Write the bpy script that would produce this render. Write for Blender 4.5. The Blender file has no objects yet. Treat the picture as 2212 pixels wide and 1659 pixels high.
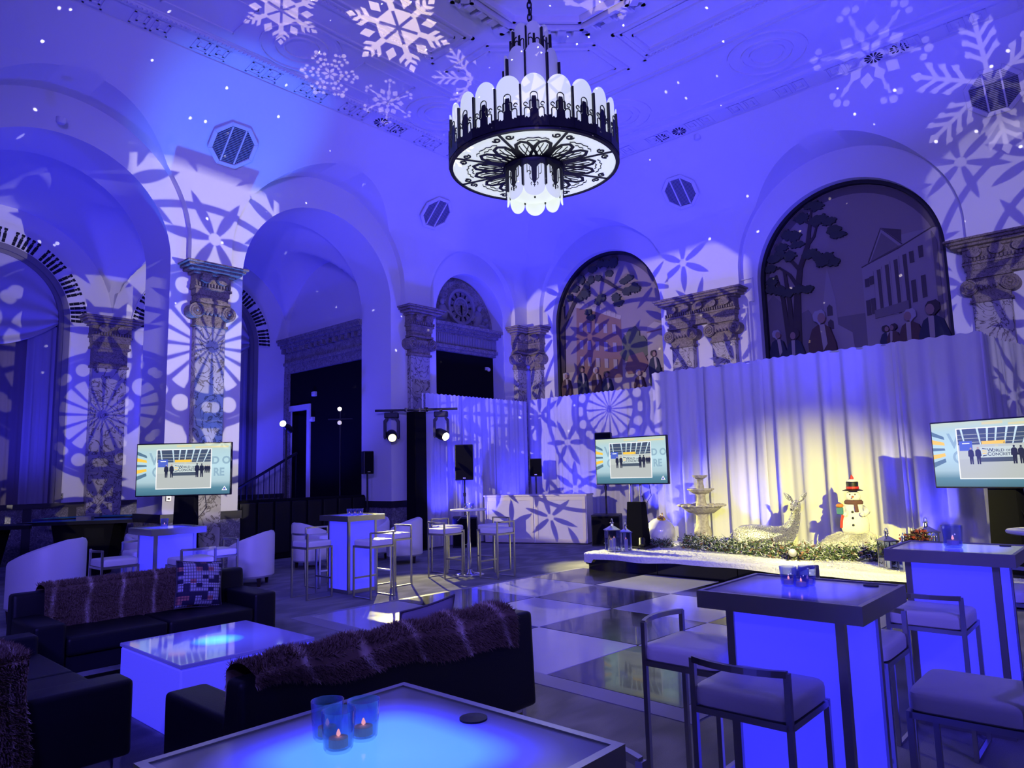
import bpy, bmesh, math, random
from mathutils import Vector, Matrix, geometry
PI = math.pi
random.seed(7)
S = bpy.context.scene
COL = S.collection
R_ = math.radians

# ------------------------------------------------------------------ camera
cam_d = bpy.data.cameras.new('camera'); cam = bpy.data.objects.new('camera', cam_d); COL.objects.link(cam)
_yaw, _pit, _rol = R_(42.0954), R_(7.1163), R_(-1.4553)
_F = Vector((math.cos(_yaw)*math.cos(_pit), math.sin(_yaw)*math.cos(_pit), math.sin(_pit)))
_r = Vector((math.sin(_yaw), -math.cos(_yaw), 0)); _u = _r.cross(_F)
_r2 = math.cos(_rol)*_r + math.sin(_rol)*_u; _u2 = -math.sin(_rol)*_r + math.cos(_rol)*_u
cam.matrix_world = Matrix(((_r2.x, _u2.x, -_F.x, 0), (_r2.y, _u2.y, -_F.y, 0), (_r2.z, _u2.z, -_F.z, 1.62), (0, 0, 0, 1)))
cam_d.sensor_fit = 'HORIZONTAL'; cam_d.sensor_width = 36.0; cam_d.lens = 1527.13/2212*36
cam_d.clip_start = 0.05; cam_d.clip_end = 200
S.camera = cam

# ------------------------------------------------------------------ world, exposure
w = bpy.data.worlds.new('world'); S.world = w; w.use_nodes = True
w.node_tree.nodes['Background'].inputs[0].default_value = (0.05, 0.045, 0.6, 1)
w.node_tree.nodes['Background'].inputs[1].default_value = 0.0
S.view_settings.view_transform = 'Standard'; S.view_settings.look = 'None'
S.view_settings.exposure = 0.0; S.view_settings.gamma = 1.0; S.view_settings.use_curve_mapping = False
S.cycles.use_denoising = True
S.cycles.max_bounces = 4; S.cycles.diffuse_bounces = 2; S.cycles.glossy_bounces = 2; S.cycles.transmission_bounces = 5
S.cycles.use_adaptive_sampling = True; S.cycles.adaptive_threshold = 0.1; S.cycles.adaptive_min_samples = 20
S.cycles.sample_clamp_indirect = 4.0; S.cycles.caustics_reflective = False; S.cycles.caustics_refractive = False

# ------------------------------------------------------------------ light helpers (procedural gobos)
class X:
    """tiny expression compiler: python arithmetic -> Math nodes"""
    def __init__(s, nt, v): s.nt = nt; s.v = v
    def m(s, op, o=None, clamp=False, o2=None):
        n = s.nt.nodes.new('ShaderNodeMath'); n.operation = op; n.use_clamp = clamp
        for i, q in enumerate((s, o, o2)):
            if q is None: continue
            if isinstance(q, X):
                if isinstance(q.v, (int, float)): n.inputs[i].default_value = q.v
                else: s.nt.links.new(q.v, n.inputs[i])
            else: n.inputs[i].default_value = q
        return X(s.nt, n.outputs[0])
    def __add__(s, o): return s.m('ADD', o)
    def __sub__(s, o): return s.m('SUBTRACT', o)
    def __rsub__(s, o): return X(s.nt, o).m('SUBTRACT', s)
    def __mul__(s, o): return s.m('MULTIPLY', o)
    def __truediv__(s, o): return s.m('DIVIDE', o)
    def abs(s): return s.m('ABSOLUTE')
    def min(s, o): return s.m('MINIMUM', o)
    def max(s, o): return s.m('MAXIMUM', o)
    def lt(s, t, soft=.012):            # smooth "s < t" -> 1
        return ((X(s.nt, t) if not isinstance(t, X) else t) - s).m('MULTIPLY_ADD', 1/soft, True, .5)
def xyz(nt):
    tc = nt.nodes.new('ShaderNodeTexCoord'); sp = nt.nodes.new('ShaderNodeSeparateXYZ')
    nt.links.new(tc.outputs['Normal'], sp.inputs[0])
    return [X(nt, sp.outputs[i]) for i in range(3)], tc
def ngon_fold(th, r, n, ph=0.0):
    w_ = 2*PI/n
    t = (th + (ph + 20*PI)).m('MODULO', w_) - w_/2
    return r*t.m('COSINE'), r*t.m('SINE')
def disc(p, q, x, y, rad, soft=.012):
    a = p - x; b = q - y
    return (a*a + b*b).m('SQRT').lt(rad, soft)
def dia(p, q, x, a, b, soft=.08):
    return ((p - x).abs()/a + q/b).lt(1.0, soft)
def flake(nt, u, v, kind, soft=.02):
    r = (u*u + v*v).m('SQRT'); th = v.m('ARCTAN2', u)
    p, q = ngon_fold(th, r, 6); q = q.abs()
    m = dia(p, q, .16, .13, .07)
    if kind == 0:      # big chunky flake: six wedges, stubby arms, diamonds between them
        p2, q2 = ngon_fold(th, r, 6, PI/6); q2 = q2.abs()
        m = p2.lt(.40, soft)*(q - .022).m('MULTIPLY_ADD', 50, True, 0)
        m = m.max((p - .55).abs().lt(.17, soft)*q.lt(.06, soft)*(q - .0).m('GREATER_THAN', -1))
        m = m.max(((p - q*.8) - .58).abs().lt(.05, soft)*q.lt(.20, soft)).max(((p - q*.8) - .74).abs().lt(.045, soft)*q.lt(.12, soft)).max(dia(p, q, .93, .10, .07))
        m = m.max(dia(p2, q2, .62, .16, .11))
    elif kind == 1:    # dotted flake
        for d in ((.40, 0, .07), (.62, 0, .06), (.55, .14, .06), (.36, .13, .05), (.75, .22, .06), (.9, 0, .08), (.8, .10, .045)):
            m = m.max(disc(p, q, d[0], d[1], d[2]))
    elif kind == 2:    # arms ending in three beads
        m = m.max(dia(p, q, .36, .14, .09)).max(q.lt(.022, soft)*(p - .55).abs().lt(.2, soft)).max(dia(p, q, .62, .08, .05))
        m = m.max(disc(p, q, .86, 0, .065)).max(disc(p, q, .80, .13, .055))
        p2, q2 = ngon_fold(th, r, 6, PI/6); m = m.max(dia(p2, q2.abs(), .42, .13, .11))
    else:              # feathery
        m = m.max(q.lt(.03, soft)*p.lt(.92, soft))
        for k in (.34, .52, .70):
            m = m.max(((p - q*1.0) - k).abs().lt(.04, soft)*q.lt(.20, soft))
            m = m.max(disc(p, q, k + .16, .17, .045))
        m = m.max(dia(p, q, .97, .10, .07))
    return m*r.lt(1.12, .02)
def floral(nt, u, v, soft=.014):
    r = (u*u + v*v).m('SQRT'); th = v.m('ARCTAN2', u)
    p, q = ngon_fold(th, r, 16); q = q.abs()
    m = q.lt(p*.155 - .004, soft)*disc(p, q, .20, 0, .19).max(p.lt(.2, .01))*(p - .05).m('GREATER_THAN', 0)
    p8, q8 = ngon_fold(th, r, 8); q8a = q8.abs()
    m = m.max(disc(p8, q8, .50, 0, .065)).max(disc(p8, q8a, .47, .165, .045))
    # outer lace: lit ground with dark leaves radiating from six-petal blossoms on two rings
    lit = (r - .60).m('MULTIPLY_ADD', 40, True, 0)
    for (n, ph, c0, L, wd) in ((6, 0, .88, .40, 1.05), (6, PI/6, 1.30, .42, 1.05), (12, 0, 1.72, .40, .95), (12, PI/12, 2.12, .40, 1.1)):
        pn, qn = ngon_fold(th, r, n, ph); a = pn - c0
        rr = (a*a + qn*qn).m('SQRT'); t2 = qn.m('ARCTAN2', a)
        pp, qq = ngon_fold(t2, rr, 6); qq = qq.abs()
        leaf = qq.lt((pp*(pp*-1 + L))*wd, soft)*pp.lt(L, soft)
        lit = (lit*(1.0 - leaf)).max(disc(a, qn, 0, 0, .05)*lit.m('GREATER_THAN', -1))
    ring = ((r - .64).abs().lt(.03, soft)).max((r - 1.12).abs().lt(.03, soft)).max((r - 1.52).abs().lt(.03, soft))
    lit = lit*(1.0 - ring)
    return m.max(lit)
def look_at(o, tgt, roll=0.0):
    d = Vector(tgt) - o.location
    o.rotation_euler = (d.to_track_quat('-Z', 'Y').to_matrix().to_4x4() @ Matrix.Rotation(roll, 4, 'Z')).to_euler()
def spot(name, loc, tgt, power, col, half, blend=.3, rad=.05):
    d = bpy.data.lights.new(name, 'SPOT'); d.energy = power; d.color = col; d.spot_size = 2*R_(half); d.spot_blend = blend; d.shadow_soft_size = rad
    o = bpy.data.objects.new(name, d); COL.objects.link(o); o.location = loc; look_at(o, tgt); return o
def point(name, loc, power, col, rad=.1):
    d = bpy.data.lights.new(name, 'POINT'); d.energy = power; d.color = col; d.shadow_soft_size = rad
    o = bpy.data.objects.new(name, d); COL.objects.link(o); o.location = loc; return o
def gobo(name, loc, tgt, power, col, half, fn, roll=0.0, scale=1.0, rect=None, base=0.0, rad=0.0):
    """profile spot with a patterned plate: pattern coordinates run -1..1 over the cone"""
    o = spot(name, loc, tgt, power, col, half*1.25, .05, rad); look_at(o, tgt, roll)
    d = o.data; d.use_nodes = True; nt = d.node_tree; em = nt.nodes['Emission']
    (x, y, z), tc = xyz(nt); k = 1/math.tan(R_(half))
    u = x/z*k; v = y/z*k
    m = fn(nt, u*scale, v*scale)
    if rect: m = m*u.abs().lt(rect[0], .05)*v.abs().lt(rect[1], .05)
    else: m = m*(u*u + v*v).m('SQRT').lt(1.0, .06)
    if base: m = m.max(base)
    nt.links.new(m.v, em.inputs['Strength'])
    return o
BLUE = (.055, .05, 1.0); CREAM = (1.0, .80, .66); PALE = (.86, .80, 1.0); WARM = (1.0, .86, .42)
# ------------------------------------------------------------------ lights of the event rig and added fill washes
DEEP = (.035, .032, 1.0); LAV = (.17, .125, 1.0)
# blue washes: LED cans on the floor of the aisle and along the walls
for x in (3.3, 8.2): spot('aisle_wash', (x, 15.3, .35), (x, 15.6, 8), 620, DEEP, 62, .6, .15)
spot('ceiling_wash', (9.0, 1.4, .6), (11.3, 5.0, 8.5), 2300, DEEP, 40, .7, .2)
spot('corner_wash', (11.3, 9.6, .6), (12.4, 11.0, 8.3), 1500, DEEP, 46, .8, .2)
spot('cove_wash', (4.4, 7.6, .2), (3.0, 11.9, 8.0), 650, DEEP, 40, .8, .2)
spot('pier_uplight', (5.75, 12.02, .18), (5.63, 11.75, 8), 2200, (.05, .20, 1.0), 14, .8, .05)
# added unseen violet-blue fill washes behind and beside the camera
spot('added_fill_wash', (-1.5, -1.0, 4.2), (10.5, 8.5, 6.0), 3000, LAV, 46, .8, .3)
spot('added_fill_wash', (1.0, -3.0, 4.2), (12.0, 5.0, 1.0), 800, (.11, .085, 1), 42, .8, .3)
spot('added_fill_wash', (-2.0, 2.0, 4.2), (7.0, 10.0, 1.5), 1500, (.13, .10, 1), 44, .8, .3)
# blue uplights at the drapes
for x, y, tx, ty, p in ((11.72, 6.75, 12.0, 6.7, 330), (11.72, 5.2, 12.0, 5.1, 130), (11.72, 2.55, 12.0, 2.5, 170), (11.75, 11.45, 11.8, 12.04, 380), (13.2, 11.5, 13.2, 12.04, 400), (10.75, 11.6, 10.8, 12.04, 240), (13.45, 8.3, 13.93, 8.2, 400), (13.45, 10.4, 13.93, 10.6, 200)):
    spot('drape_uplight', (x, y, .34), (tx, ty, 2.6), p, DEEP, 38, .8, .05)
# warm stage specials
spot('stage_special', (3.2, -2.2, 3.6), (11.3, 3.9, .55), 9500, (1, .92, .12), 12.0, .9, .04)
# profile spots with patterned plates
fl = lambda nt, u, v: floral(nt, u, v)
gobo('pier_gobo', (7.6, .6, 3.0), (5.66, 12.4, 4.0), 3000, (1.0, .92, .84), 17.5, fl, 0, 1.7, (.36, .83))
gobo('aisle_gobo', (1.4, 1.4, 2.6), (5.45, 17.1, 3.1), 2200, (1.0, .90, .55), 11, fl, 0, 1.5, (.26, 1.0))
gobo('corner_gobo', (1.9, 10.6, 3.0), (13.95, 9.5, 3.05), 2300, (1.0, .84, .58), 15.5, fl, 0, 2.0, (.92, 1.0))
gobo('side_gobo', (3.2, -2.5, 3.0), (14.3, -.2, 4.6), 1150, (.95, .88, .95), 12.5, fl, 0, 1.5, (1, 1))
for i, (t, h, k, rl, pw) in enumerate((((6.52, 8.09, 8.55), 5.6, 0, .2, 2300), ((6.46, 9.89, 8.5), 3.2, 1, .5, 1400), ((7.73, 9.91, 8.5), 3.2, 2, .9, 1200),
        ((8.34, 8.3, 8.55), 4.2, 3, .4, 1100), ((8.41, 5.7, 8.55), 4.6, 0, .7, 800), ((5.04, 9.0, 8.55), 4.2, 0, 1.1, 1300))):
    gobo('ceiling_snowflake', (2.2, 3.4, 2.0), t, pw*1.6, CREAM, h, (lambda nt, u, v, k=k: flake(nt, u*1.12, v*1.12, k)), rl)
gobo('cove_snowflake', (2.0, .4, 2.2), (12.4, 2.9, 8.45), 1200, (.95, .84, 1.0), 5.2, (lambda nt, u, v: flake(nt, u*1.12, v*1.12, 2)), .35)
gobo('cove_snowflake', (2.0, .4, 2.2), (13.6, 1.42, 7.82), 1500, (.95, .84, 1.0), 5.6, (lambda nt, u, v: flake(nt, u*1.12, v*1.12, 3)), .1)
# tiny drifting sparks thrown by an effect ball hung over the hall
sp_ = point('spark_ball', (4.6, 3.6, 5.6), 1.0, (1, .97, 1), 0.0)
sp_.data.use_nodes = True; _nt = sp_.data.node_tree
_tc = _nt.nodes.new('ShaderNodeTexCoord'); _vo = _nt.nodes.new('ShaderNodeTexVoronoi'); _vo.inputs['Scale'].default_value = 34
_nt.links.new(_tc.outputs['Normal'], _vo.inputs['Vector'])
_sp = _nt.nodes.new('ShaderNodeSeparateXYZ'); _nt.links.new(_tc.outputs['Normal'], _sp.inputs[0]); _sz = X(_nt, _sp.outputs[2])
_mm = X(_nt, _vo.outputs['Distance']).lt(.10, .03)*X(_nt, _vo.outputs['Color']).m('GREATER_THAN', .61)*_sz.m('GREATER_THAN', -.25)
_nt.links.new((_mm*4500).v, _nt.nodes['Emission'].inputs['Strength'])
# ------------------------------------------------------------------ materials
MT = {}
def mat(name, base=(.8, .8, .8), rough=.5, metal=0.0, emis=None, estr=1.0, spec=.5, trans=0.0, coat=0.0, alpha=1.0):
    if name in MT: return MT[name]
    m = bpy.data.materials.new(name); m.use_nodes = True; b = m.node_tree.nodes['Principled BSDF']
    b.inputs['Base Color'].default_value = (*base, 1); b.inputs['Roughness'].default_value = rough; b.inputs['Metallic'].default_value = metal
    b.inputs['Specular IOR Level'].default_value = spec; b.inputs['Transmission Weight'].default_value = trans
    b.inputs['Coat Weight'].default_value = coat; b.inputs['Alpha'].default_value = alpha
    if emis: b.inputs['Emission Color'].default_value = (*emis, 1); b.inputs['Emission Strength'].default_value = estr
    MT[name] = m; return m
def ramp(nt, fac, stops):
    r = nt.nodes.new('ShaderNodeValToRGB'); e = r.color_ramp.elements
    while len(e) < len(stops): e.new(.5)
    for i, (p, c) in enumerate(stops): e[i].position = p; e[i].color = (*c, 1)
    nt.links.new(fac, r.inputs[0]); return r.outputs[0]
def tex(nt, kind, scale, coord='Object', vec=None, stretch=None, **kw):
    n = nt.nodes.new(kind)
    for k, v in kw.items():
        if k in n.inputs: n.inputs[k].default_value = v
        else: setattr(n, k, v)
    n.inputs['Scale'].default_value = scale
    tc = nt.nodes.new('ShaderNodeTexCoord'); src = vec or tc.outputs[coord]
    if stretch:
        mp = nt.nodes.new('ShaderNodeMapping'); mp.inputs['Scale'].default_value = stretch; nt.links.new(src, mp.inputs[0]); src = mp.outputs[0]
    nt.links.new(src, n.inputs['Vector']); return n
def bump(m, height, strength=.3, dist=.01):
    nt = m.node_tree; b = nt.nodes.new('ShaderNodeBump'); b.inputs['Strength'].default_value = strength; b.inputs['Distance'].default_value = dist
    nt.links.new(height, b.inputs['Height']); nt.links.new(b.outputs[0], nt.nodes['Principled BSDF'].inputs['Normal'])
def base_from(m, out): m.node_tree.links.new(out, m.node_tree.nodes['Principled BSDF'].inputs['Base Color'])
plaster = mat('plaster', (.80, .78, .78), .85)
_n = tex(plaster.node_tree, 'ShaderNodeTexNoise', 40); bump(plaster, _n.outputs[0], .08)
def marble(name, c0, c1, vein, sc=3.0, rough=.35):
    m = mat(name, c0, rough); nt = m.node_tree
    a = tex(nt, 'ShaderNodeTexNoise', sc, Detail=8.0, Distortion=1.6); c = ramp(nt, a.outputs[0], ((.3, c0), (.7, c1)))
    v = tex(nt, 'ShaderNodeTexNoise', sc*1.3, Detail=6.0, Distortion=2.5)
    vm = X(nt, v.outputs[0]); vv = ((vm - .5).abs()).lt(.022, .03)
    mx = nt.nodes.new('ShaderNodeMix'); mx.data_type = 'RGBA'; nt.links.new(vv.v, mx.inputs[0]); nt.links.new(c, mx.inputs[6]); mx.inputs[7].default_value = (*vein, 1)
    base_from(m, mx.outputs[2]); return m
m_shaft = marble('pilaster_marble', (.50, .47, .43), (.36, .33, .30), (.10, .08, .07), 2.2)
m_cap = marble('capital_stone', (.34, .28, .22), (.22, .18, .14), (.08, .06, .05), 7, .6)
m_ent = marble('entablature_stone', (.36, .33, .31), (.22, .20, .19), (.10, .08, .08), 5, .6)
m_dado = marble('dado_marble', (.20, .19, .20), (.10, .09, .10), (.35, .33, .33), 6, .3)
m_black = mat('black_cloth', (.006, .006, .008), .95, spec=.1)
m_blackp = mat('black_plastic', (.008, .008, .010), .45)
m_blackg = mat('black_gloss', (.004, .004, .006), .06)
m_leather = mat('black_leather', (.005, .005, .008), .48, spec=.28)
_n = tex(m_leather.node_tree, 'ShaderNodeTexNoise', 180); bump(m_leather, _n.outputs[0], .12)
m_white_l = mat('white_leather', (.78, .76, .74), .42); _n = tex(m_white_l.node_tree, 'ShaderNodeTexNoise', 60, Detail=5.0); bump(m_white_l, _n.outputs[0], .10)
m_chrome = mat('chrome', (.72, .72, .74), .12, 1.0)
m_steel = mat('brushed_steel', (.50, .49, .48), .32, 1.0)
m_dmetal = mat('dark_bronze', (.012, .011, .016), .45, .4)
m_glass = mat('clear_glass', (.9, .92, 1.0), .04)
def _thin(m):
    nt = m.node_tree; t = nt.nodes.new('ShaderNodeBsdfTransparent'); t.inputs[0].default_value = (.70, .73, .95, 1); g = nt.nodes.new('ShaderNodeBsdfGlossy'); g.inputs['Roughness'].default_value = .05; g.inputs[0].default_value = (.9, .92, 1, 1)
    lw = nt.nodes.new('ShaderNodeLayerWeight'); lw.inputs[0].default_value = .35; mx = nt.nodes.new('ShaderNodeMixShader')
    nt.links.new((X(nt, lw.outputs['Facing']).m('POWER', 2.0)*.7 + .07).v, mx.inputs[0]); nt.links.new(t.outputs[0], mx.inputs[1]); nt.links.new(g.outputs[0], mx.inputs[2]); nt.links.new(mx.outputs[0], nt.nodes['Material Output'].inputs[0])
_thin(m_glass)
m_white = mat('white_paint', (.78, .77, .76), .5)
m_wood = mat('dark_wood', (.035, .02, .012), .4)
m_gold = mat('gold_metal', (.8, .52, .12), .25, 1.0)
m_glow = mat('glow_blue', (.22, .22, .26), .4, emis=(.040, .036, 1.0), estr=1.0)
m_glowside = mat('glow_blue_side', (.55, .55, .6), .35, emis=(.05, .07, 1.0), estr=.9)
m_wax = mat('candle_wax', (.85, .78, .62), .6, emis=(1, .6, .3), estr=.05)
m_flame = mat('flame', (1, .7, .4), .5, emis=(1, .36, .22), estr=2.0)
m_red = mat('red_paint', (.45, .02, .02), .5)

# ------------------------------------------------------------------ mesh builder
class MB:
    def __init__(s, tf=None): s.v = []; s.f = []; s.tf = tf
    def add(s, vs, fs):
        n = len(s.v); s.v += [tuple(map(float, p)) for p in vs]; s.f += [tuple(i+n for i in f) for f in fs]; return s
    def box(s, x0, x1, y0, y1, z0, z1):
        return s.add([(x0, y0, z0), (x1, y0, z0), (x1, y1, z0), (x0, y1, z0), (x0, y0, z1), (x1, y0, z1), (x1, y1, z1), (x0, y1, z1)],
                     [(3, 2, 1, 0), (4, 5, 6, 7), (0, 1, 5, 4), (1, 2, 6, 5), (2, 3, 7, 6), (3, 0, 4, 7)])
    def cbox(s, c, d): return s.box(c[0]-d[0]/2, c[0]+d[0]/2, c[1]-d[1]/2, c[1]+d[1]/2, c[2]-d[2]/2, c[2]+d[2]/2)
    def taper(s, b, t, z0, z1):     # two rectangles (x0,x1,y0,y1)
        vs = [(b[0], b[2], z0), (b[1], b[2], z0), (b[1], b[3], z0), (b[0], b[3], z0), (t[0], t[2], z1), (t[1], t[2], z1), (t[1], t[3], z1), (t[0], t[3], z1)]
        return s.add(vs, [(3, 2, 1, 0), (4, 5, 6, 7), (0, 1, 5, 4), (1, 2, 6, 5), (2, 3, 7, 6), (3, 0, 4, 7)])
    def prism(s, poly, h0, h1, ax='z'):
        n = len(poly); P = []
        for h in (h0, h1):
            for a, b in poly: P.append({'z': (a, b, h), 'y': (a, h, b), 'x': (h, a, b)}[ax])
        tri = geometry.tessellate_polygon([[Vector((a, b, 0)) for a, b in poly]])
        fs = [t for t in tri] + [tuple(i+n for i in reversed(t)) for t in tri]
        fs += [(i, (i+1) % n, n+(i+1) % n, n+i) for i in range(n)]
        return s.add(P, fs)
    def lathe(s, prof, n=24, c=(0, 0, 0), ph=0.0, amp=None, cap=True):
        vs = []; 
        for r, z in prof:
            for k in range(n):
                t = 2*PI*k/n + ph; rr = r*(amp(t) if amp else 1); vs.append((c[0]+rr*math.cos(t), c[1]+rr*math.sin(t), c[2]+z))
        fs = [(i*n+k, i*n+(k+1) % n, (i+1)*n+(k+1) % n, (i+1)*n+k) for i in range(len(prof)-1) for k in range(n)]
        if cap: fs += [tuple(reversed(range(n))), tuple(range((len(prof)-1)*n, len(prof)*n))]
        return s.add(vs, fs)
    def tube(s, pts, r, n=6, close=False, flat=None):
        pts = [Vector(p) for p in pts]; m = len(pts); vs = []; up = Vector((0, 0, 1))
        rs = r if isinstance(r, (list, tuple)) else [r]*m
        prev = None
        for i, p in enumerate(pts):
            t = (pts[(i+1) % m if close else min(i+1, m-1)] - pts[(i-1) % m if close else max(i-1, 0)]).normalized()
            if prev is None:
                a = t.cross(up) if abs(t.z) < .95 else t.cross(Vector((1, 0, 0)))
            else: a = prev - t*prev.dot(t)
            a.normalize(); b = t.cross(a); prev = a
            for k in range(n):
                q = 2*PI*k/n + PI/n
                vs.append(p + (a*math.cos(q) + b*math.sin(q)*(flat or 1))*rs[i])
        fs = [(i*n+k, i*n+(k+1) % n, ((i+1) % m)*n+(k+1) % n, ((i+1) % m)*n+k) for i in range(m if close else m-1) for k in range(n)]
        if not close: fs += [tuple(reversed(range(n))), tuple(range((m-1)*n, m*n))]
        return s.add(vs, fs)
    def bar(s, p, q, w, h=None): return s.tube([p, q], w*.7071, 4)
    def cyl(s, p, q, r, n=12): return s.tube([p, q], r, n)
    def ball(s, c, r, n=12, m=8):
        rr = r if isinstance(r, (tuple, list)) else (r, r, r); vs = []; fs = []
        for i in range(1, m):
            for k in range(n):
                a = PI*i/m; b = 2*PI*k/n; vs.append((c[0]+rr[0]*math.sin(a)*math.cos(b), c[1]+rr[1]*math.sin(a)*math.sin(b), c[2]+rr[2]*math.cos(a)))
        vs += [(c[0], c[1], c[2]+rr[2]), (c[0], c[1], c[2]-rr[2])]; T = len(vs)-2
        fs += [(i*n+k, (i+1)*n+k, (i+1)*n+(k+1) % n, i*n+(k+1) % n) for i in range(m-2) for k in range(n)]
        fs += [(T, k, (k+1) % n) for k in range(n)] + [(T+1, (m-2)*n+(k+1) % n, (m-2)*n+k) for k in range(n)]
        return s.add(vs, fs)
    def grid(s, fn, nu, nv, closed=False):
        vs = [fn(i/nu, j/nv) for j in range(nv+1) for i in range(nu+1)]
        fs = [(j*(nu+1)+i, j*(nu+1)+i+1, (j+1)*(nu+1)+i+1, (j+1)*(nu+1)+i) for j in range(nv) for i in range(nu)]
        return s.add(vs, fs)
    def loft(s, rings, cap=True):
        n = len(rings[0]); vs = [p for r in rings for p in r]
        fs = [(i*n+k, i*n+(k+1) % n, (i+1)*n+(k+1) % n, (i+1)*n+k) for i in range(len(rings)-1) for k in range(n)]
        if cap: fs += [tuple(reversed(range(n))), tuple(range((len(rings)-1)*n, len(rings)*n))]
        return s.add(vs, fs)
    def mesh(s, name, smooth=False, bev=0.0, seg=1, merge=False):
        me = bpy.data.meshes.new(name); vs = [s.tf(*p) for p in s.v] if s.tf else s.v
        me.from_pydata(vs, [], s.f)
        bm = bmesh.new(); bm.from_mesh(me)
        if merge: bmesh.ops.remove_doubles(bm, verts=bm.verts, dist=1e-5)
        bmesh.ops.recalc_face_normals(bm, faces=bm.faces)
        if bev:
            es = [e for e in bm.edges if len(e.link_faces) == 2 and e.calc_face_angle(0) > .6]
            bmesh.ops.bevel(bm, geom=es, offset=bev, segments=seg, affect='EDGES', profile=.6, clamp_overlap=True)
        if smooth:
            for f in bm.faces: f.smooth = True
            if smooth == 'auto':
                for e in bm.edges:
                    if len(e.link_faces) == 2 and e.calc_face_angle(0) > .7: e.smooth = False
        bm.to_mesh(me); bm.free(); return me
    def build(s, name, m, parent=None, smooth=False, bev=0.0, seg=1, merge=False):
        return obj(name, s.mesh(name, smooth, bev, seg, merge), m, parent)
def obj(name, me, m, parent=None):
    o = bpy.data.objects.new(name, me); COL.objects.link(o)
    if m is not None and not me.materials: me.materials.append(m)
    if parent: o.parent = parent
    return o
def tag(o, label, cat, group=None):
    o['label'] = label; o['category'] = cat
    if group: o['group'] = group
    return o
def thing(name, label, cat, loc=(0, 0, 0), rz=0.0, group=None):
    o = bpy.data.objects.new(name, None); COL.objects.link(o); o.location = loc; o.rotation_euler = (0, 0, rz); o.empty_display_size = .1
    return tag(o, label, cat, group)
def struct(o): o['kind'] = 'structure'; return o
def stuff(o): o['kind'] = 'stuff'; return o
def dup(root, loc, rz, label, group=None):
    r = root.copy(); COL.objects.link(r); r.location = loc; r.rotation_euler = (0, 0, rz); r['label'] = label
    if group: r['group'] = group
    for ch in list(root.children):
        c = ch.copy(); COL.objects.link(c); c.parent = r
        for g in ch.children:
            d = g.copy(); COL.objects.link(d); d.parent = c
    return r
def text_mesh(txt, size, depth=.002, align='LEFT', sc=(1, 1), bold=0.0):
    cu = bpy.data.curves.new('lettering', 'FONT'); cu.body = txt; cu.size = size; cu.extrude = depth; cu.align_x = align; cu.offset = bold
    o = bpy.data.objects.new('lettering', cu); COL.objects.link(o)
    me = bpy.data.meshes.new_from_object(o.evaluated_get(bpy.context.evaluated_depsgraph_get()))
    bpy.data.objects.remove(o); bpy.data.curves.remove(cu)
    for v in me.vertices: v.co.x *= sc[0]; v.co.y *= sc[1]
    return me
# ------------------------------------------------------------------ shell of the hall
YL, XR, YI, YO, XE, ZT = 12.5, 14.5, 13.6, 17.3, 10.05, 8.55
TL = lambda a, d, z: (a, YL-d, z)          # left wall: a = X, d = out into the hall
TR = lambda a, d, z: (XR-d, a, z)          # right wall: a = Y
def cove(z): return .15 if z <= 7.1 else .15 + 1.55*((z-7.1)/1.35)**1.15
carpet = mat('carpet', (.2, .2, .22), .95, spec=.1)
_nt = carpet.node_tree
_a = tex(_nt, 'ShaderNodeTexNoise', 220, Detail=3.0); _w = tex(_nt, 'ShaderNodeTexWave', 1.1, Distortion=9.0, Detail=3.0, stretch=(.35, 1.6, 1))
_w.inputs['Detail Scale'].default_value = 1.2
_mx = X(_nt, _a.outputs[0])*.6 + X(_nt, _w.outputs[0])*.35
base_from(carpet, ramp(_nt, _mx.v, ((.25, (.20, .196, .205)), (.55, (.26, .254, .265)), (.75, (.34, .33, .34)))))
bump(carpet, _a.outputs[0], .5, .01)
struct(MB().box(-4.2, 14.6, -5.2, 17.4, -.15, 0).build('floor', carpet))
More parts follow.
